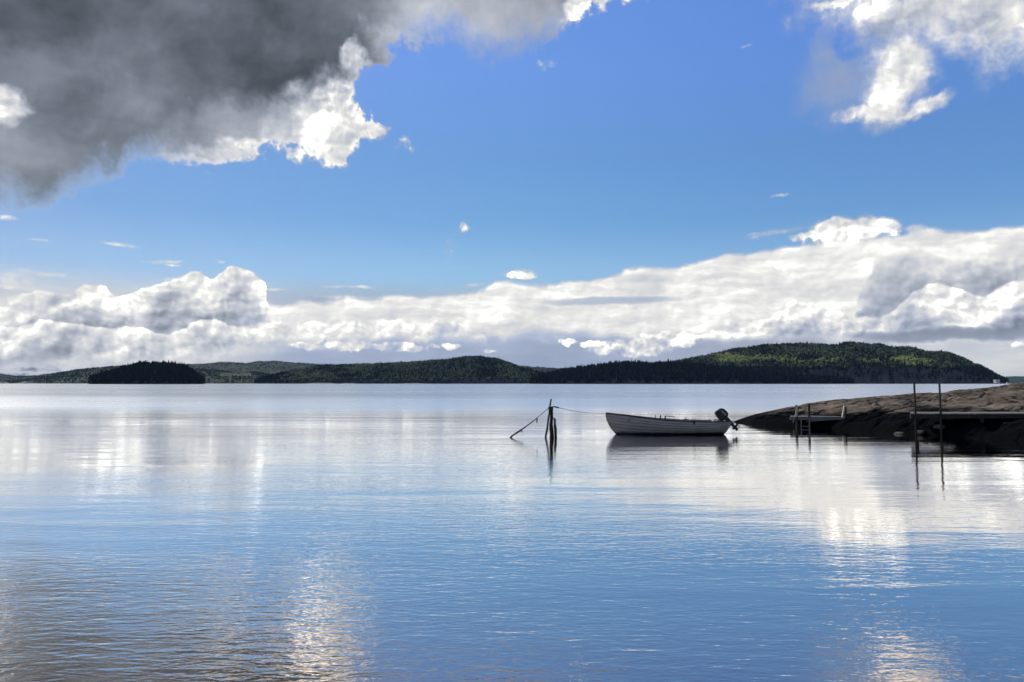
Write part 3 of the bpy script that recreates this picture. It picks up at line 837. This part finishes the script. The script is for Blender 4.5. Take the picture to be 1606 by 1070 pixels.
# ------------------------------------------------------------------ shore houses
def house(px, D, z, w, d, h, mat, label, rz=0.0, flat=False):
    r = empty('house' if not flat else 'boathouse', at(px, D, z), rz)
    m = MB(); m.box((0, 0, h / 2 - 1.0), (w, d, h + 2.0)); wl = m.build('wall', mat, r)
    m = MB()
    if flat:
        m.box((0, 0, h + 0.25), (w + 0.8, d + 0.8, 0.5))
    else:
        rh = d * 0.38; e = 0.4
        m.add([(-w / 2 - e, -d / 2 - e, h - 0.1), (w / 2 + e, -d / 2 - e, h - 0.1), (w / 2 + e, d / 2 + e, h - 0.1), (-w / 2 - e, d / 2 + e, h - 0.1),
               (-w / 2 - e, 0, h + rh), (w / 2 + e, 0, h + rh)], [(0, 1, 5, 4), (2, 3, 4, 5), (0, 4, 3), (1, 2, 5), (0, 3, 2, 1)])
    m.build('roof', M['roof_tile'], r)
    n = max(2, int(w / 4))
    for k in range(n):
        m = MB(); m.box((-w / 2 + (k + 0.5) * w / n, -d / 2 - 0.05, h * 0.55), (1.1, 0.1, 1.2)); m.build('window', M['glass_dark'], r)
    return tag(r, label, 'house', 'small houses along the far shores')
house(6, 3395, 6.5, 14, 8, 4, M['house_cream'], 'cream house on the pale skerry at the far left edge')
house(45, 3375, 4, 12, 8, 5, M['house_white'], 'pale house on the low point left of the grey green hills', 0.4)
house(51, 3480, 6, 9, 8, 6, M['house_cream'], 'narrow cream house beside the pale house on the low point', 0.2)
house(92, 3480, 2.5, 13, 8, 4, M['house_cream'], 'low cream house at the waterline under the left green hill', 0.1)
house(99, 3490, 10, 10, 8, 5, M['house_white'], 'white house a little up the left green hill', 0.3)
house(121, 3485, 3, 16, 7, 3.5, M['house_cream'], 'long low cream boat shed at the waterline left of the dark islet')
house(326, 3560, 27, 12, 8, 6, M['house_white'], 'bright white house on the slope right of the dark islet', 0.2)
house(345, 3500, 8, 16, 8, 4, M['house_cream'], 'pale long house above the shore right of the dark islet')
house(333, 3480, 2.5, 10, 7, 4, M['house_white'], 'small white house at the waterline right of the dark islet', -0.2)
house(352, 3480, 2.5, 9, 7, 4, M['house_red'], 'small red boathouse at the waterline below the pale long house')
house(1562, 2290, 4, 15, 9, 9, M['house_white'], 'tall white building at the foot of the headland, right end', 0.25, flat=True)
house(1579, 2250, 1, 5, 5, 3.5, M['house_white'], 'tiny white hut on the outermost tip of the headland', 0.0)

# a far white boat
b0 = empty('motorboat', at(107, 3150, 0), 0.15)
m = MB(); m.add([(-7, -1.6, 0), (5, -1.6, 0), (8, 0, 0.4), (5, 1.6, 0), (-7, 1.6, 0), (-7, -1.8, 1.8), (5, -1.9, 2.0), (9, 0, 2.5), (5, 1.9, 2.0), (-7, 1.8, 1.8)],
                [(0, 1, 6, 5), (1, 2, 7, 6), (2, 3, 8, 7), (3, 4, 9, 8), (4, 0, 5, 9), (5, 6, 7, 8, 9), (4, 3, 2, 1, 0)])
m.build('hull', M['house_white'], b0)
m = MB(); m.box((-1, 0, 2.9), (6, 2.6, 2.0), taper=0.85); c_ = m.build('cabin', M['house_white'], b0)
m = MB(); m.box((-1, 0, 3.1), (5.7, 2.66, 0.6)); m.build('window', M['glass_dark'], c_)
tag(b0, 'tiny white motorboat far off in front of the left shore', 'boat')

# ------------------------------------------------------------------ the granite point
ROCK_F = [(1100, 39.0), (1138, 38.2), (1150, 37.2), (1175, 35.6), (1200, 34.8), (1240, 33.9), (1300, 32.8), (1350, 31.4), (1400, 29.8), (1450, 28.6), (1500, 27.5), (1560, 26.2), (1606, 25.2), (1750, 22.5), (2000, 18.5), (2400, 14)]
ROCK_R = [(1100, 39.2), (1138, 38.6), (1200, 38.6), (1250, 39.2), (1340, 41), (1430, 42.5), (1520, 44), (1606, 46), (1750, 49), (2000, 52), (2400, 58)]
ROCK_Y = [(1120, 669), (1138, 663.5), (1148, 660), (1165, 654.5), (1185, 648.5), (1210, 643.5), (1235, 638.5), (1262, 634), (1300, 629), (1340, 625.5), (1390, 621), (1430, 617.5), (1480, 615),
          (1520, 610.5), (1560, 606), (1585, 602), (1606, 600.5), (1700, 593), (1850, 585), (2400, 570)]
def rock_h(px, u):
    Df = np.interp(px, *zip(*ROCK_F)); Dr = np.interp(px, *zip(*ROCK_R)); ys = np.interp(px, *zip(*ROCK_Y))
    D = Df + (Dr - Df) * u
    zr = np.maximum(CAM_H - (ys - HORIZON) * Dr / F_PX, -0.3)
    x = (px - CX) / F_PX * D
    uu = np.clip(u, 0, 1)
    w = np.clip((Dr - Df), 0.5, 99)
    s = uu * w                                         # metres from the front shore
    bank = np.minimum(0.50 + 0.10 * vfbm(x * 0.5, D * 0.5, 3, 8), zr * 0.62) * (1 - np.exp(-s / 0.7))
    p = bank + (zr - np.minimum(0.50, zr * 0.62)) * np.sin(uu * math.pi / 2) ** 1.15
    back = np.where(u > 1, np.cos(np.clip((u - 1) / 0.9, 0, 1.4) * math.pi / 2), 1.0)
    z = p * back
    below = np.where(u < 0, u * w * 0.8, 0)
    amp = np.clip(s / 1.2, 0.25, 1) * np.clip((1.15 - uu) * 3, 0.15, 1) * np.clip(zr, 0.15, 1)
    q = x * 0.85 + D * 0.5; r_ = -x * 0.5 + D * 0.85
    strata = vfbm(q * 0.28, r_ * 0.9, 5, 2)
    ledge = np.abs(vfbm(q * 0.35 + 9, r_ * 0.7, 4, 5))
    z = z + amp * (0.13 * strata + 0.04 * vfbm(x * 2.2, D * 2.2, 4, 3) - 0.16 * np.exp(-(ledge / 0.05) ** 2) + 0.09 * np.round(strata * 4) / 4)
    # little knolls and notches along the bank
    z = z + 0.10 * np.exp(-((s - 0.8) / 0.8) ** 2) * vfbm(x * 1.3, D * 1.3, 3, 6)
    return x, D, z + below - 0.02
us = np.concatenate([np.linspace(-0.25, 0, 10), np.linspace(0.006, 0.25, 90), np.linspace(0.254, 1.0, 170), np.linspace(1.02, 2.2, 30)])
pxs = np.concatenate([np.arange(1128, 1640, 1.0), np.arange(1645, 2300, 5.0)])
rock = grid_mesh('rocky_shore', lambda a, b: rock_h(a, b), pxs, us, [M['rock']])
tag(rock, kind='structure')

def boulder(c, size, seed, label, mat=None):
    r_ = random.Random(seed); off = Vector((seed * 3.1, seed * 1.7, 0))
    vs, fs = [], []; n, mrg = 14, 9
    for j in range(mrg + 1):
        th = math.pi * j / mrg
        for i in range(n):
            a = 2 * math.pi * i / n
            d = Vector((math.sin(th) * math.cos(a), math.sin(th) * math.sin(a), math.cos(th)))
            k = 1 + 0.35 * mnoise.noise(d * 1.3 + off) + 0.12 * mnoise.noise(d * 3.5 + off)
            for ax_ in range(3): pass
            p = d * k
            p = Vector([max(-0.78, min(0.78, q_)) for q_ in p])
            vs.append(Vector((p.x * size[0], p.y * size[1], p.z * size[2])))
    for j in range(mrg):
        for i in range(n):
            fs.append((j * n + i, (j + 1) * n + i, (j + 1) * n + (i + 1) % n, j * n + (i + 1) % n))
    o = mesh_obj('boulder', vs, fs, mat or M['boulder'], smooth=False, loc=c, rot=(0, 0, r_.uniform(0, 3)))
    return tag(o, label, 'boulder', 'loose stones at the water under the long jetty')
M['boulder'] = material('grey_shore_stone', (0.20, 0.18, 0.17), (0.03, 0.027, 0.026), 0.75, 2.5, bump=0.03, coord='Object')
for i, (px, D, z, s, lab) in enumerate([
        (1408, 29.2, 0.0, 0.20, 'small stone in the water left of the jetty end'), (1441, 28.8, 0.10, 0.17, 'pale stone between the two tall jetty posts'),
        (1470, 28.4, 0.34, 0.20, 'stone under the deck just behind the second tall post'), (1503, 28.3, 0.30, 0.26, 'angular stone under the deck right of the second tall post'),
        (1530, 28.2, 0.12, 0.20, 'small low stone midway under the visible jetty'),
        (1551, 27.2, 0.0, 0.30, 'wide flat stone at the waterline under the right half of the jetty'), (1575, 28.0, 0.40, 0.32, 'large stone high under the deck near the right picture edge'),
        (1590, 26.2, -0.02, 0.26, 'wet stone in the water near the right picture edge')]):
    boulder(at(px, D, z), (s * 1.5, s, s * 0.5), i * 5 + 3, lab)

# ------------------------------------------------------------------ long jetty
def slant_board(m, x0, x1, y0, y1, k, z, h):
    vs = [(x0 + k * y0, y0, z - h / 2), (x1 + k * y0, y0, z - h / 2), (x1 + k * y1, y1, z - h / 2), (x0 + k * y1, y1, z - h / 2)]
    vs += [(a, b, c + h) for a, b, c in vs]
    m.add(vs, [(3, 2, 1, 0), (4, 5, 6, 7), (0, 1, 5, 4), (1, 2, 6, 5), (2, 3, 7, 6), (3, 0, 4, 7)])
jr = empty('jetty', at(1430, 28.0, 0))
J0 = at(1430, 28.0, 0)
jx1 = 26.0 - J0.x; DZ = 0.86
m = MB(); rj = random.Random(2)
x = -0.12
while x < jx1:
    w_ = 0.14
    slant_board(m, x, x + w_ - 0.012, -0.05 + rj.uniform(-0.02, 0.02), 1.55, 0.545, DZ - 0.018 + rj.uniform(-0.004, 0.004), 0.034); x += w_
m.build('deck_boards', M['deck'], jr)
m = MB(); m.box(((jx1 - 0.1) / 2, 0.03, DZ - 0.115), (jx1 + 0.1, 0.06, 0.15)); m.build('front_beam', M['beam'], jr)
m = MB(); m.box(((jx1 - 0.1) / 2 + 0.77, 1.42, DZ - 0.115), (jx1 + 0.1, 0.06, 0.15)); m.build('rear_beam', M['beam'], jr)
for px, D, top in ((1432, 28.0, 2.0), (1475, 27.85, 2.0)):
    p = at(px, D, 0) - J0
    m = MB(); m.tube([(p.x, -0.05, -1.2), (p.x + 0.005, -0.05, 0.9), (p.x - 0.01, -0.05, top)], [0.04, 0.038, 0.035], 10); m.build('tall_post', M['post'], jr, smooth=True)
for xx, yy in ((0.9, 1.45), (2.6, 0.05), (3.2, 1.45), (4.3, 0.05), (4.3, 1.45), (6.4, 0.05), (8.5, 0.05), (8.5, 1.45)):
    m = MB(); m.tube([(xx, yy, -1.0), (xx, yy, DZ - 0.06)], 0.07, 9); m.build('support_post', M['post'], jr, smooth=True)
tag(jr, 'narrow wooden jetty with two tall dark posts along the rocks at right', 'jetty')

# ------------------------------------------------------------------ small bathing platform with ladder
D_B = 33.2
B0 = at(1279, D_B, 0)
br = empty('bathing_platform', B0)
s_ = D_B / F_PX
lx = lambda px: (px - 1279) * s_
DZ2 = 0.50
m = MB(); x = lx(1237)
while x < lx(1323):
    slant_board(m, x, x + 0.108, -0.02, 1.12, 0.41, DZ2 - 0.016 + rj.uniform(-0.004, 0.004), 0.032); x += 0.12
m.build('deck_boards', M['grey_board'], br)
m = MB(); m.box((lx(1280), 0.0, DZ2 - 0.085), (lx(1323) - lx(1237), 0.045, 0.10)); m.build('front_beam', M['grey_board'], br)
m = MB(); m.bar((lx(1262), -0.03, DZ2 - 0.2), (lx(1314), -0.03, DZ2 - 0.10), 0.03, 0.05); m.build('brace', M['grey_board'], br)
for px, top, yy in ((1247, 1.02, -0.05), (1266.5, 1.08, -0.05)):
    m = MB(); m.box((lx(px), yy, top / 2 - 0.4), (0.085, 0.075, top + 0.8)); m.build('post', M['post'], br, bevel=0.006)
for px, yy in ((1256, 1.0), (1321, 0.0), (1336, 1.0)):
    m = MB(); m.box((lx(px), yy, DZ2 / 2 - 0.5), (0.05, 0.05, DZ2 + 0.9)); m.build('leg', M['grey_board'], br)
m = MB(); m.add([(lx(1243), -0.10, DZ2 + 0.0), (lx(1247.0), -0.10, DZ2), (lx(1248.2), -0.10, 0.98), (lx(1246.6), -0.10, 0.98),
                 (lx(1243), -0.13, DZ2 + 0.0), (lx(1247.0), -0.13, DZ2), (lx(1248.2), -0.13, 0.98), (lx(1246.6), -0.13, 0.98)],
                [(3, 2, 1, 0), (4, 5, 6, 7), (0, 1, 5, 4), (1, 2, 6, 5), (2, 3, 7, 6), (3, 0, 4, 7)])
m.build('brace_board', M['pale_board'], br)
m = MB(); m.bar((lx(1317.6), -0.06, DZ2 - 0.04), (lx(1321.4), -0.06, 1.0), 0.115, 0.035); m.build('brace_board', M['pale_board'], br)
m = MB(); m.bar((lx(1323.5), -0.02, DZ2 - 0.04), (lx(1324.6), -0.02, 0.95), 0.05, 0.06); m.build('post', M['post'], br)
lad = None
m = MB()
for px in (1252.5, 1265.5):
    m.box((lx(px), -0.14, 0.0), (0.035, 0.05, 0.98))
lad = m.build('ladder', M['grey_board'], br, bevel=0.004)
for z in (0.40, 0.08, -0.2):
    m = MB(); m.box((lx(1259), -0.15, z), (lx(1265.5) - lx(1252.5) - 0.04, 0.06, 0.035)); m.build('rung', M['grey_board'], lad)
tag(br, 'low grey bathing platform with ladder at the tip of the rocks', 'dock')

# ------------------------------------------------------------------ mooring poles and lines
DP = 27.4
sp_ = DP / F_PX
def P(px, py, dy=0.0):
    """point on the plane of the poles"""
    return Vector(((px - CX) * sp_, DP + dy, CAM_H - (py - HORIZON) * sp_))
def crooked(a, b, r0, r1, seed, n=9, wob=0.012):
    r_ = random.Random(seed); pts, rr = [], []
    for i in range(n):
        f = i / (n - 1); p = a.lerp(b, f)
        pts.append(p + Vector((r_.uniform(-wob, wob), r_.uniform(-wob, wob), 0))); rr.append((r0 + (r1 - r0) * f) * r_.uniform(0.9, 1.12))
    return pts, rr
def ext(a, b, k): return a + (a - b) * k
pole_specs = [((856, 684), (864, 625.5), 0.045, 0.026, 0.02, 'tall thin pole leaning right, its tip highest of the mooring poles'),
              ((865.5, 688), (864, 639), 0.10, 0.055, 0.10, 'thickest dark mooring pole, knotted with rope at its top'),
              ((871, 687), (869.5, 656), 0.06, 0.035, -0.02, 'short ragged pole at the right of the mooring poles')]
for i, (a, b, r0, r1, dy, lab) in enumerate(pole_specs):
    pa, pb = P(*a, dy), P(*b, dy)
    pts, rr = crooked(ext(pa, pb, 0.5), pb, r0, r1, i + 4, 12, 0.012 if i != 1 else 0.02)
    m = MB(); m.tube(pts, rr, 9); o = m.build('mooring_pole', M['pole'], smooth=True)
    tag(o, lab, 'pole', 'mooring poles lashed together in the water')
# split slab leaning on the short pole
m = MB(); m.tube([P(871, 689, -0.10), P(871.5, 672, -0.08), P(869, 657, -0.05), P(866, 654, 0.03)], [0.03, 0.035, 0.025, 0.015], 6)
tag(m.build('bent_branch', M['pole'], smooth=True), 'bent branch hooked over the thick mooring pole', 'branch')
# lashing
m = MB()
for k in range(5):
    zc = P(863.7, 638.5 + k * 1.1)
    m.tube([zc + Vector((0.085 * math.cos(a), 0.06 + 0.11 * math.sin(a), 0.01 * math.sin(a * 2 + k))) for a in [2 * math.pi * i / 14 for i in range(15)]], 0.013, 5, False)
tag(m.build('lashing_rope', M['rope'], smooth=True), 'dark rope wound around the tops of the mooring poles', 'rope')
m = MB(); m.tube([P(863, 640, 0), P(868, 637.5, -0.05), P(875.5, 639.4, -0.12)], [0.03, 0.022, 0.03], 7)
tag(m.build('mooring_hook', M['pole'], smooth=True), 'short dark stub at the pole top holding the boat rope', 'hook')
# slanting line to the left, thick and weedy low down
a, b = P(861.5, 639), P(803.5, 683.0)
a2 = P(860, 640)
pts, rr = [], []
rw = random.Random(7)
for i in range(41):
    f = i / 40; p = a2.lerp(b, f); p.z -= 0.05 * math.sin(math.pi * f)
    pts.append(p); rr.append(0.010 if f < 0.35 else (0.017 + 0.028 * max(0, f - 0.35)) * rw.uniform(0.75, 1.35))
pts.append(b + Vector((-0.25, 0, -0.25))); rr.append(0.03)
m = MB(); m.tube(pts, rr, 7)
ro = m.build('anchor_rope', M['rope'], smooth=True); tag(ro, 'weedy rope slanting from the poles down into the water at left', 'rope')
m = MB(); q = P(841.7, 654.5)
m.tube([q, q + Vector((0.01, 0, -0.09)), q + Vector((0.0, 0, -0.2))], [0.015, 0.03, 0.018], 6); m.build('hanging_weed', M['rope'], ro, smooth=True)
m = MB(); q = P(816, 674.5)
m.tube([q, q + Vector((0.05, 0, -0.03)), q + Vector((0.09, 0, -0.08))], [0.02, 0.025, 0.012], 6); m.build('hanging_weed', M['rope'], ro, smooth=True)

# ------------------------------------------------------------------ the rowing boat
D_BOAT = 29.2
sb = D_BOAT / F_PX
BX0, BX1 = (950 - CX) * sb, (1139 - CX) * sb
L = BX1 - BX0
boat = empty('rowing_boat', ((BX0 + BX1) / 2, D_BOAT, 0))
def sheer(s): return float(np.interp(s, [0, 0.08, 0.25, 0.45, 0.65, 0.85, 1.0], [0.83, 0.78, 0.68, 0.575, 0.52, 0.505, 0.52]))
def beam(s): return float(np.interp(s, [0, 0.05, 0.12, 0.25, 0.4, 0.6, 0.8, 1.0], [0.015, 0.17, 0.33, 0.55, 0.68, 0.73, 0.69, 0.56]))
def keel(s): return float(np.interp(s, [0, 0.08, 0.2, 0.7, 1.0], [-0.06, -0.14, -0.16, -0.14, -0.02]))
def hull_pt(s, v, side, off=0.0):
    x = s * L + (1 - v) ** 1.9 * 0.50 * max(0, 1 - s) ** 9 - (1 - v) * 0.16 * s ** 14
    bz = keel(s); zt = sheer(s)
    z = bz + (zt - bz) * (v ** 1.12)
    y = beam(s) * (math.sin(v * math.pi / 2 * 0.98) ** (0.86 + 0.30 * max(0, 1 - s * 3))) * (0.35 + 0.65 * v if s < 0.0 else 1)
    y *= 1 - 0.05 * (v > 0.9)
    return Vector((x - L / 2, side * (y + off), z))  # strakes
NS, STR = 46, 7
vv = [0.0]
offs = [0.0]
for k in range(1, STR):
    v_ = (k / STR) ** 0.85
    vv += [v_ - 0.006, v_ + 0.006]; offs += [0.0, -0.0]
vv.append(1.0)
# clapboard profile: every strake's lower edge stands proud of the one below
prof = []
for k in range(STR):
    v0, v1 = (k / STR) ** 0.85, ((k + 1) / STR) ** 0.85
    prof += [(v0 + (0.012 if k else 0), 0.026 if k else 0.0), (v1 - (0.012 if k < STR - 1 else 0), 0.0)]
for side, nm in ((1, 'a'), (-1, 'b')):
    pass
vs, fs = [], []
ss = [i / NS for i in range(NS + 1)]
rows = [(v, o, -1) for v, o in reversed(prof)] + [(v, o, 1) for v, o in prof]
for s in ss:
    for v, o, sd in rows:
        vs.append(hull_pt(s, v, sd, o * min(1, s * 12)))
nr = len(rows)
for i in range(NS):
    for j in range(nr - 1):
        fs.append((i * nr + j, (i + 1) * nr + j, (i + 1) * nr + j + 1, i * nr + j + 1))
mi = []
for f_ in fs:
    zc = sum(vs[k].z for k in f_) / 4; j_ = f_[0] % nr
    lap = (j_ % 2 == 1) and 0 < j_ < nr - 2 and j_ != STR * 2 - 1
    mi.append(1 if lap else 0)
hull = mesh_obj('hull', vs, fs, None, boat, mats=[M['hull'], M['lap']], midx=mi)
# inside skin
vi, fi = [], []
vin = [0.0, 0.15, 0.3, 0.5, 0.7, 0.85, 0.985]
rin = [(v, -1) for v in reversed(vin)] + [(v, 1) for v in vin]
for s in [0.03 + 0.96 * i / 30 for i in range(31)]:
    for v, sd in rin: vi.append(hull_pt(s, v, sd, -0.03) + Vector((0, 0, 0.012)))
for i in range(30):
    for j in range(len(rin) - 1): fi.append((i * len(rin) + j, i * len(rin) + j + 1, (i + 1) * len(rin) + j + 1, (i + 1) * len(rin) + j))
mesh_obj('inner_skin', vi, fi, M['hull_in'], boat, smooth=True)
# transom
tv = [hull_pt(1.0, v, -1, 0.0) for v, o in reversed(prof)] + [hull_pt(1.0, v, 1, 0.0) for v, o in prof]
m = MB(); n_ = len(tv); m.add(tv + [p + Vector((-0.04, 0, 0)) for p in tv],
    [tuple(range(n_))[::-1], tuple(range(n_, 2 * n_))] + [(i, (i + 1) % n_, n_ + (i + 1) % n_, n_ + i) for i in range(n_)])
m.build('transom', M['hull'], boat)
# gunwale
m = MB()
for sd in (-1, 1):
    pts = [hull_pt(i / 40, 1.0, sd, 0.006) + Vector((0, 0, 0.008)) for i in range(41)]
    up = []
    for p in pts: up += [p + Vector((0, -0.022, -0.022)), p + Vector((0, 0.022, -0.022)), p + Vector((0, 0.022, 0.018)), p + Vector((0, -0.022, 0.018))]
    f = []
    for i in range(40):
        for k in range(4): f.append((i * 4 + k, i * 4 + (k + 1) % 4, (i + 1) * 4 + (k + 1) % 4, (i + 1) * 4 + k))
    f += [(3, 2, 1, 0), (160, 161, 162, 163)]
    m.add(up, f)
m.build('gunwale', M['gunwale'], boat)
m = MB(); m.tube([hull_pt(0, v, 1) + Vector((-0.012, -0.012, 0)) for v in (0, 0.15, 0.3, 0.5, 0.7, 0.85, 1.0)] , 0.022, 6); m.build('stem', M['hull'], boat, smooth=True)
m = MB(); m.box((0.45, 0, 0.05), (L * 0.5, 0.50, 0.03)); m.build('floor_board', M['wood_boat'], boat)
for s, w in ((0.2, 0.36), (0.47, 0.26), (0.70, 0.26), (0.92, 0.34)):
    bw = beam(s) * 1.86; m = MB(); m.box((s * L - L / 2, 0, sheer(s) - 0.17), (w, bw, 0.03)); m.build('thwart', M['wood_boat'], boat)
# oarlocks
for sd in (-1, 1):
    p = hull_pt(0.69, 1.0, sd, 0.0)
    m = MB(); m.box(p + Vector((0, 0, 0.02)), (0.14, 0.06, 0.045)); m.tube([p + Vector((0.0, 0, 0.03)), p + Vector((0, 0, 0.07))], 0.012, 6)
    m.tube([p + Vector((-0.045, 0, 0.14)), p + Vector((-0.04, 0, 0.09)), p + Vector((0, 0, 0.065)), p + Vector((0.04, 0, 0.09)), p + Vector((0.045, 0, 0.14))], 0.010, 6)
    if sd < 0: m.box(p + Vector((0.0, -0.035, -0.05)), (0.07, 0.03, 0.10))
    m.build('oarlock', M['motor'], boat)
# upright rods and little rail amidships
bl = lambda px: (px - CX) * sb - (BX0 + BX1) / 2
bz = lambda py: CAM_H - (py - HORIZON) * sb
for px, y0, y1, r_ in ((1027.5, 663, 650.0, 0.016), (1035.5, 663, 650.5, 0.028)):
    m = MB(); m.tube([(bl(px), 0.1, bz(y0)), (bl(px) + 0.004, 0.1, bz(y1) - 0.02)], r_, 7); m.build('upright_rod', M['gunwale'], boat, smooth=True)
m = MB(); m.tube([(bl(1043), 0.1, bz(663)), (bl(1043.3), 0.1, bz(652.5)), (bl(1050), 0.1, bz(652.8)), (bl(1057.2), 0.1, bz(653.2)), (bl(1056.2), 0.1, bz(663))], 0.017, 7)
m.tube([(bl(1043.2), 0.1, bz(659)), (bl(1043.2), 0.1, bz(652))], 0.026, 7)
m.build('hand_rail', M['post'], boat, smooth=True)
m = MB(); m.box((bl(1120), 0.05, sheer(0.93) + 0.0), (0.2, 0.3, 0.16), taper=0.85); fuel = m.build('fuel_tank', M['house_white'], boat, bevel=0.03)
# outboard, tilted up
om_pos = Vector((L / 2 - 0.09, 0.02, 0.60))
tilt = rad(-44)
motor_mesh = MB(); motor_mesh.box((-0.02, 0, -0.02), (0.16, 0.22, 0.07)); motor_mesh.box((-0.085, 0, -0.10), (0.035, 0.20, 0.20)); motor_mesh.box((0.055, 0, -0.13), (0.05, 0.16, 0.24))
motor = motor_mesh.build('outboard_motor', M['motor'], boat, loc=om_pos)
R_ = Matrix.Rotation(tilt, 3, 'Y')
def tiltd(mb, off=(0, 0, 0)):
    for i, v in enumerate(mb.v): mb.v[i] = R_ @ (v + Vector(off))
    return mb
# cowling built from stacked rounded sections
c = MB(); secs = [(-0.02, 0.13, 0.09), (0.03, 0.20, 0.125), (0.10, 0.22, 0.135), (0.26, 0.215, 0.135), (0.36, 0.19, 0.12), (0.41, 0.14, 0.085)]
ring = []
for z, hx, hy in secs:
    for k in range(16):
        a = 2 * math.pi * k / 16; ca, sa = math.cos(a), math.sin(a)
        ring.append((0.02 + hx * math.copysign(abs(ca) ** 0.5, ca), hy * math.copysign(abs(sa) ** 0.5, sa), z + 0.05 * (ca if z > 0.3 else 0) * -0.6))
f = []
for j in range(len(secs) - 1):
    for k in range(16): f.append((j * 16 + k, j * 16 + (k + 1) % 16, (j + 1) * 16 + (k + 1) % 16, (j + 1) * 16 + k))
f += [tuple(range(16))[::-1], tuple((len(secs) - 1) * 16 + k for k in range(16))]
c.add([Vector(p) for p in ring], f); tiltd(c, (0.02, 0, 0.02)).build('cowling', M['motor'], motor, bevel=0.01)
c = MB(); c.box((0.09, -0.138, 0.20), (0.05, 0.012, 0.26)); tiltd(c, (0.02, 0, 0.02)).build('cowling_decal', M['motor_trim'], motor)
c = MB(); c.box((0.03, 0, -0.17), (0.13, 0.09, 0.36), taper=1.25); c.box((0.06, 0, -0.36), (0.30, 0.19, 0.02)); c.box((0.03, 0, -0.44), (0.11, 0.045, 0.18))
c.tube([(-0.10, 0, -0.53), (-0.05, 0, -0.53), (0.12, 0, -0.53), (0.17, 0, -0.53)], [0.012, 0.045, 0.045, 0.02], 10); c.box((0.03, 0, -0.62), (0.12, 0.012, 0.14))
tiltd(c, (0.02, 0, 0.02)).build('motor_leg', M['motor'], motor, bevel=0.004)
c = MB(); c.tube([(0.16, 0, -0.53), (0.23, 0, -0.53)], [0.035, 0.022], 10)
for k in range(3):
    a = 2 * math.pi * k / 3 + 0.4; d = Vector((0, math.cos(a), math.sin(a))); e = Vector((1, 0, 0)).cross(d)
    c.add([Vector((0.18, 0, -0.53)) + d * r0 + e * w_ + Vector((w_ * 0.6 + tt, 0, 0)) for tt in (0, 0.008) for r0, w_ in ((0.03, -0.02), (0.12, -0.05), (0.13, 0.04), (0.03, 0.02))],
          [(0, 1, 2, 3), (7, 6, 5, 4), (0, 4, 5, 1), (1, 5, 6, 2), (2, 6, 7, 3), (3, 7, 4, 0)])
tiltd(c, (0.02, 0, 0.02)).build('propeller', M['motor'], motor)
c = MB(); c.tube([(-0.12, 0, 0.02), (-0.3, 0, 0.03), (-0.46, 0, 0.05)], [0.022, 0.018, 0.024], 8); tiltd(c, (0.02, 0, 0.02)).build('tiller_handle', M['motor'], motor, smooth=True)
tag(boat, 'white clinker rowing boat with black tilted outboard motor, floating still', 'boat')

# rope from the poles to the bow
p0, p1 = P(875, 639.2, -0.12), Vector((BX0 + 0.02, D_BOAT, 0.815))
m = MB(); m.tube([p0.lerp(p1, i / 24) - Vector((0, 0, 0.07 * math.sin(math.pi * i / 24))) for i in range(25)], 0.008, 6)
tag(m.build('bow_rope', M['rope_boat'], smooth=True), 'thin rope from the mooring poles to the bow of the white boat', 'rope')

# ------------------------------------------------------------------ sun and air
sun = bpy.data.lights.new('sun', 'SUN'); sun.energy = SUN_STRENGTH; sun.angle = rad(0.5); sun.color = (1.0, 0.93, 0.82)
so = bpy.data.objects.new('sun', sun); COL.objects.link(so)
sd = Vector((math.sin(rad(SUN_AZ)) * math.cos(rad(SUN_EL)), math.cos(rad(SUN_AZ)) * math.cos(rad(SUN_EL)), math.sin(rad(SUN_EL))))
so.rotation_euler = sd.to_track_quat('Z', 'Y').to_euler(); so.location = sd * 200

if HAZE:
    hm = bpy.data.materials.new('haze_air'); hm.use_nodes = True
    t = hm.node_tree
    for n in list(t.nodes): t.nodes.remove(n)
    v = t.nodes.new('ShaderNodeVolumePrincipled'); v.inputs['Color'].default_value = (0.32, 0.56, 1.0, 1); v.inputs['Density'].default_value = HAZE
    v.inputs['Anisotropy'].default_value = 0.2
    o_ = t.nodes.new('ShaderNodeOutputMaterial'); t.links.new(v.outputs[0], o_.inputs['Volume'])
    m = MB(); S = 14500.0; top = 205.0
    m.box((0, 0, (top - 5) / 2), (2 * S, 2 * S, top + 5))
    tag(m.build('haze', hm), 'thin pale blue air over the whole bay', 'haze', kind='stuff')
scene.cycles.max_bounces = 6; scene.cycles.diffuse_bounces = 2; scene.cycles.glossy_bounces = 3; scene.cycles.volume_bounces = 0
scene.cycles.use_denoising = True
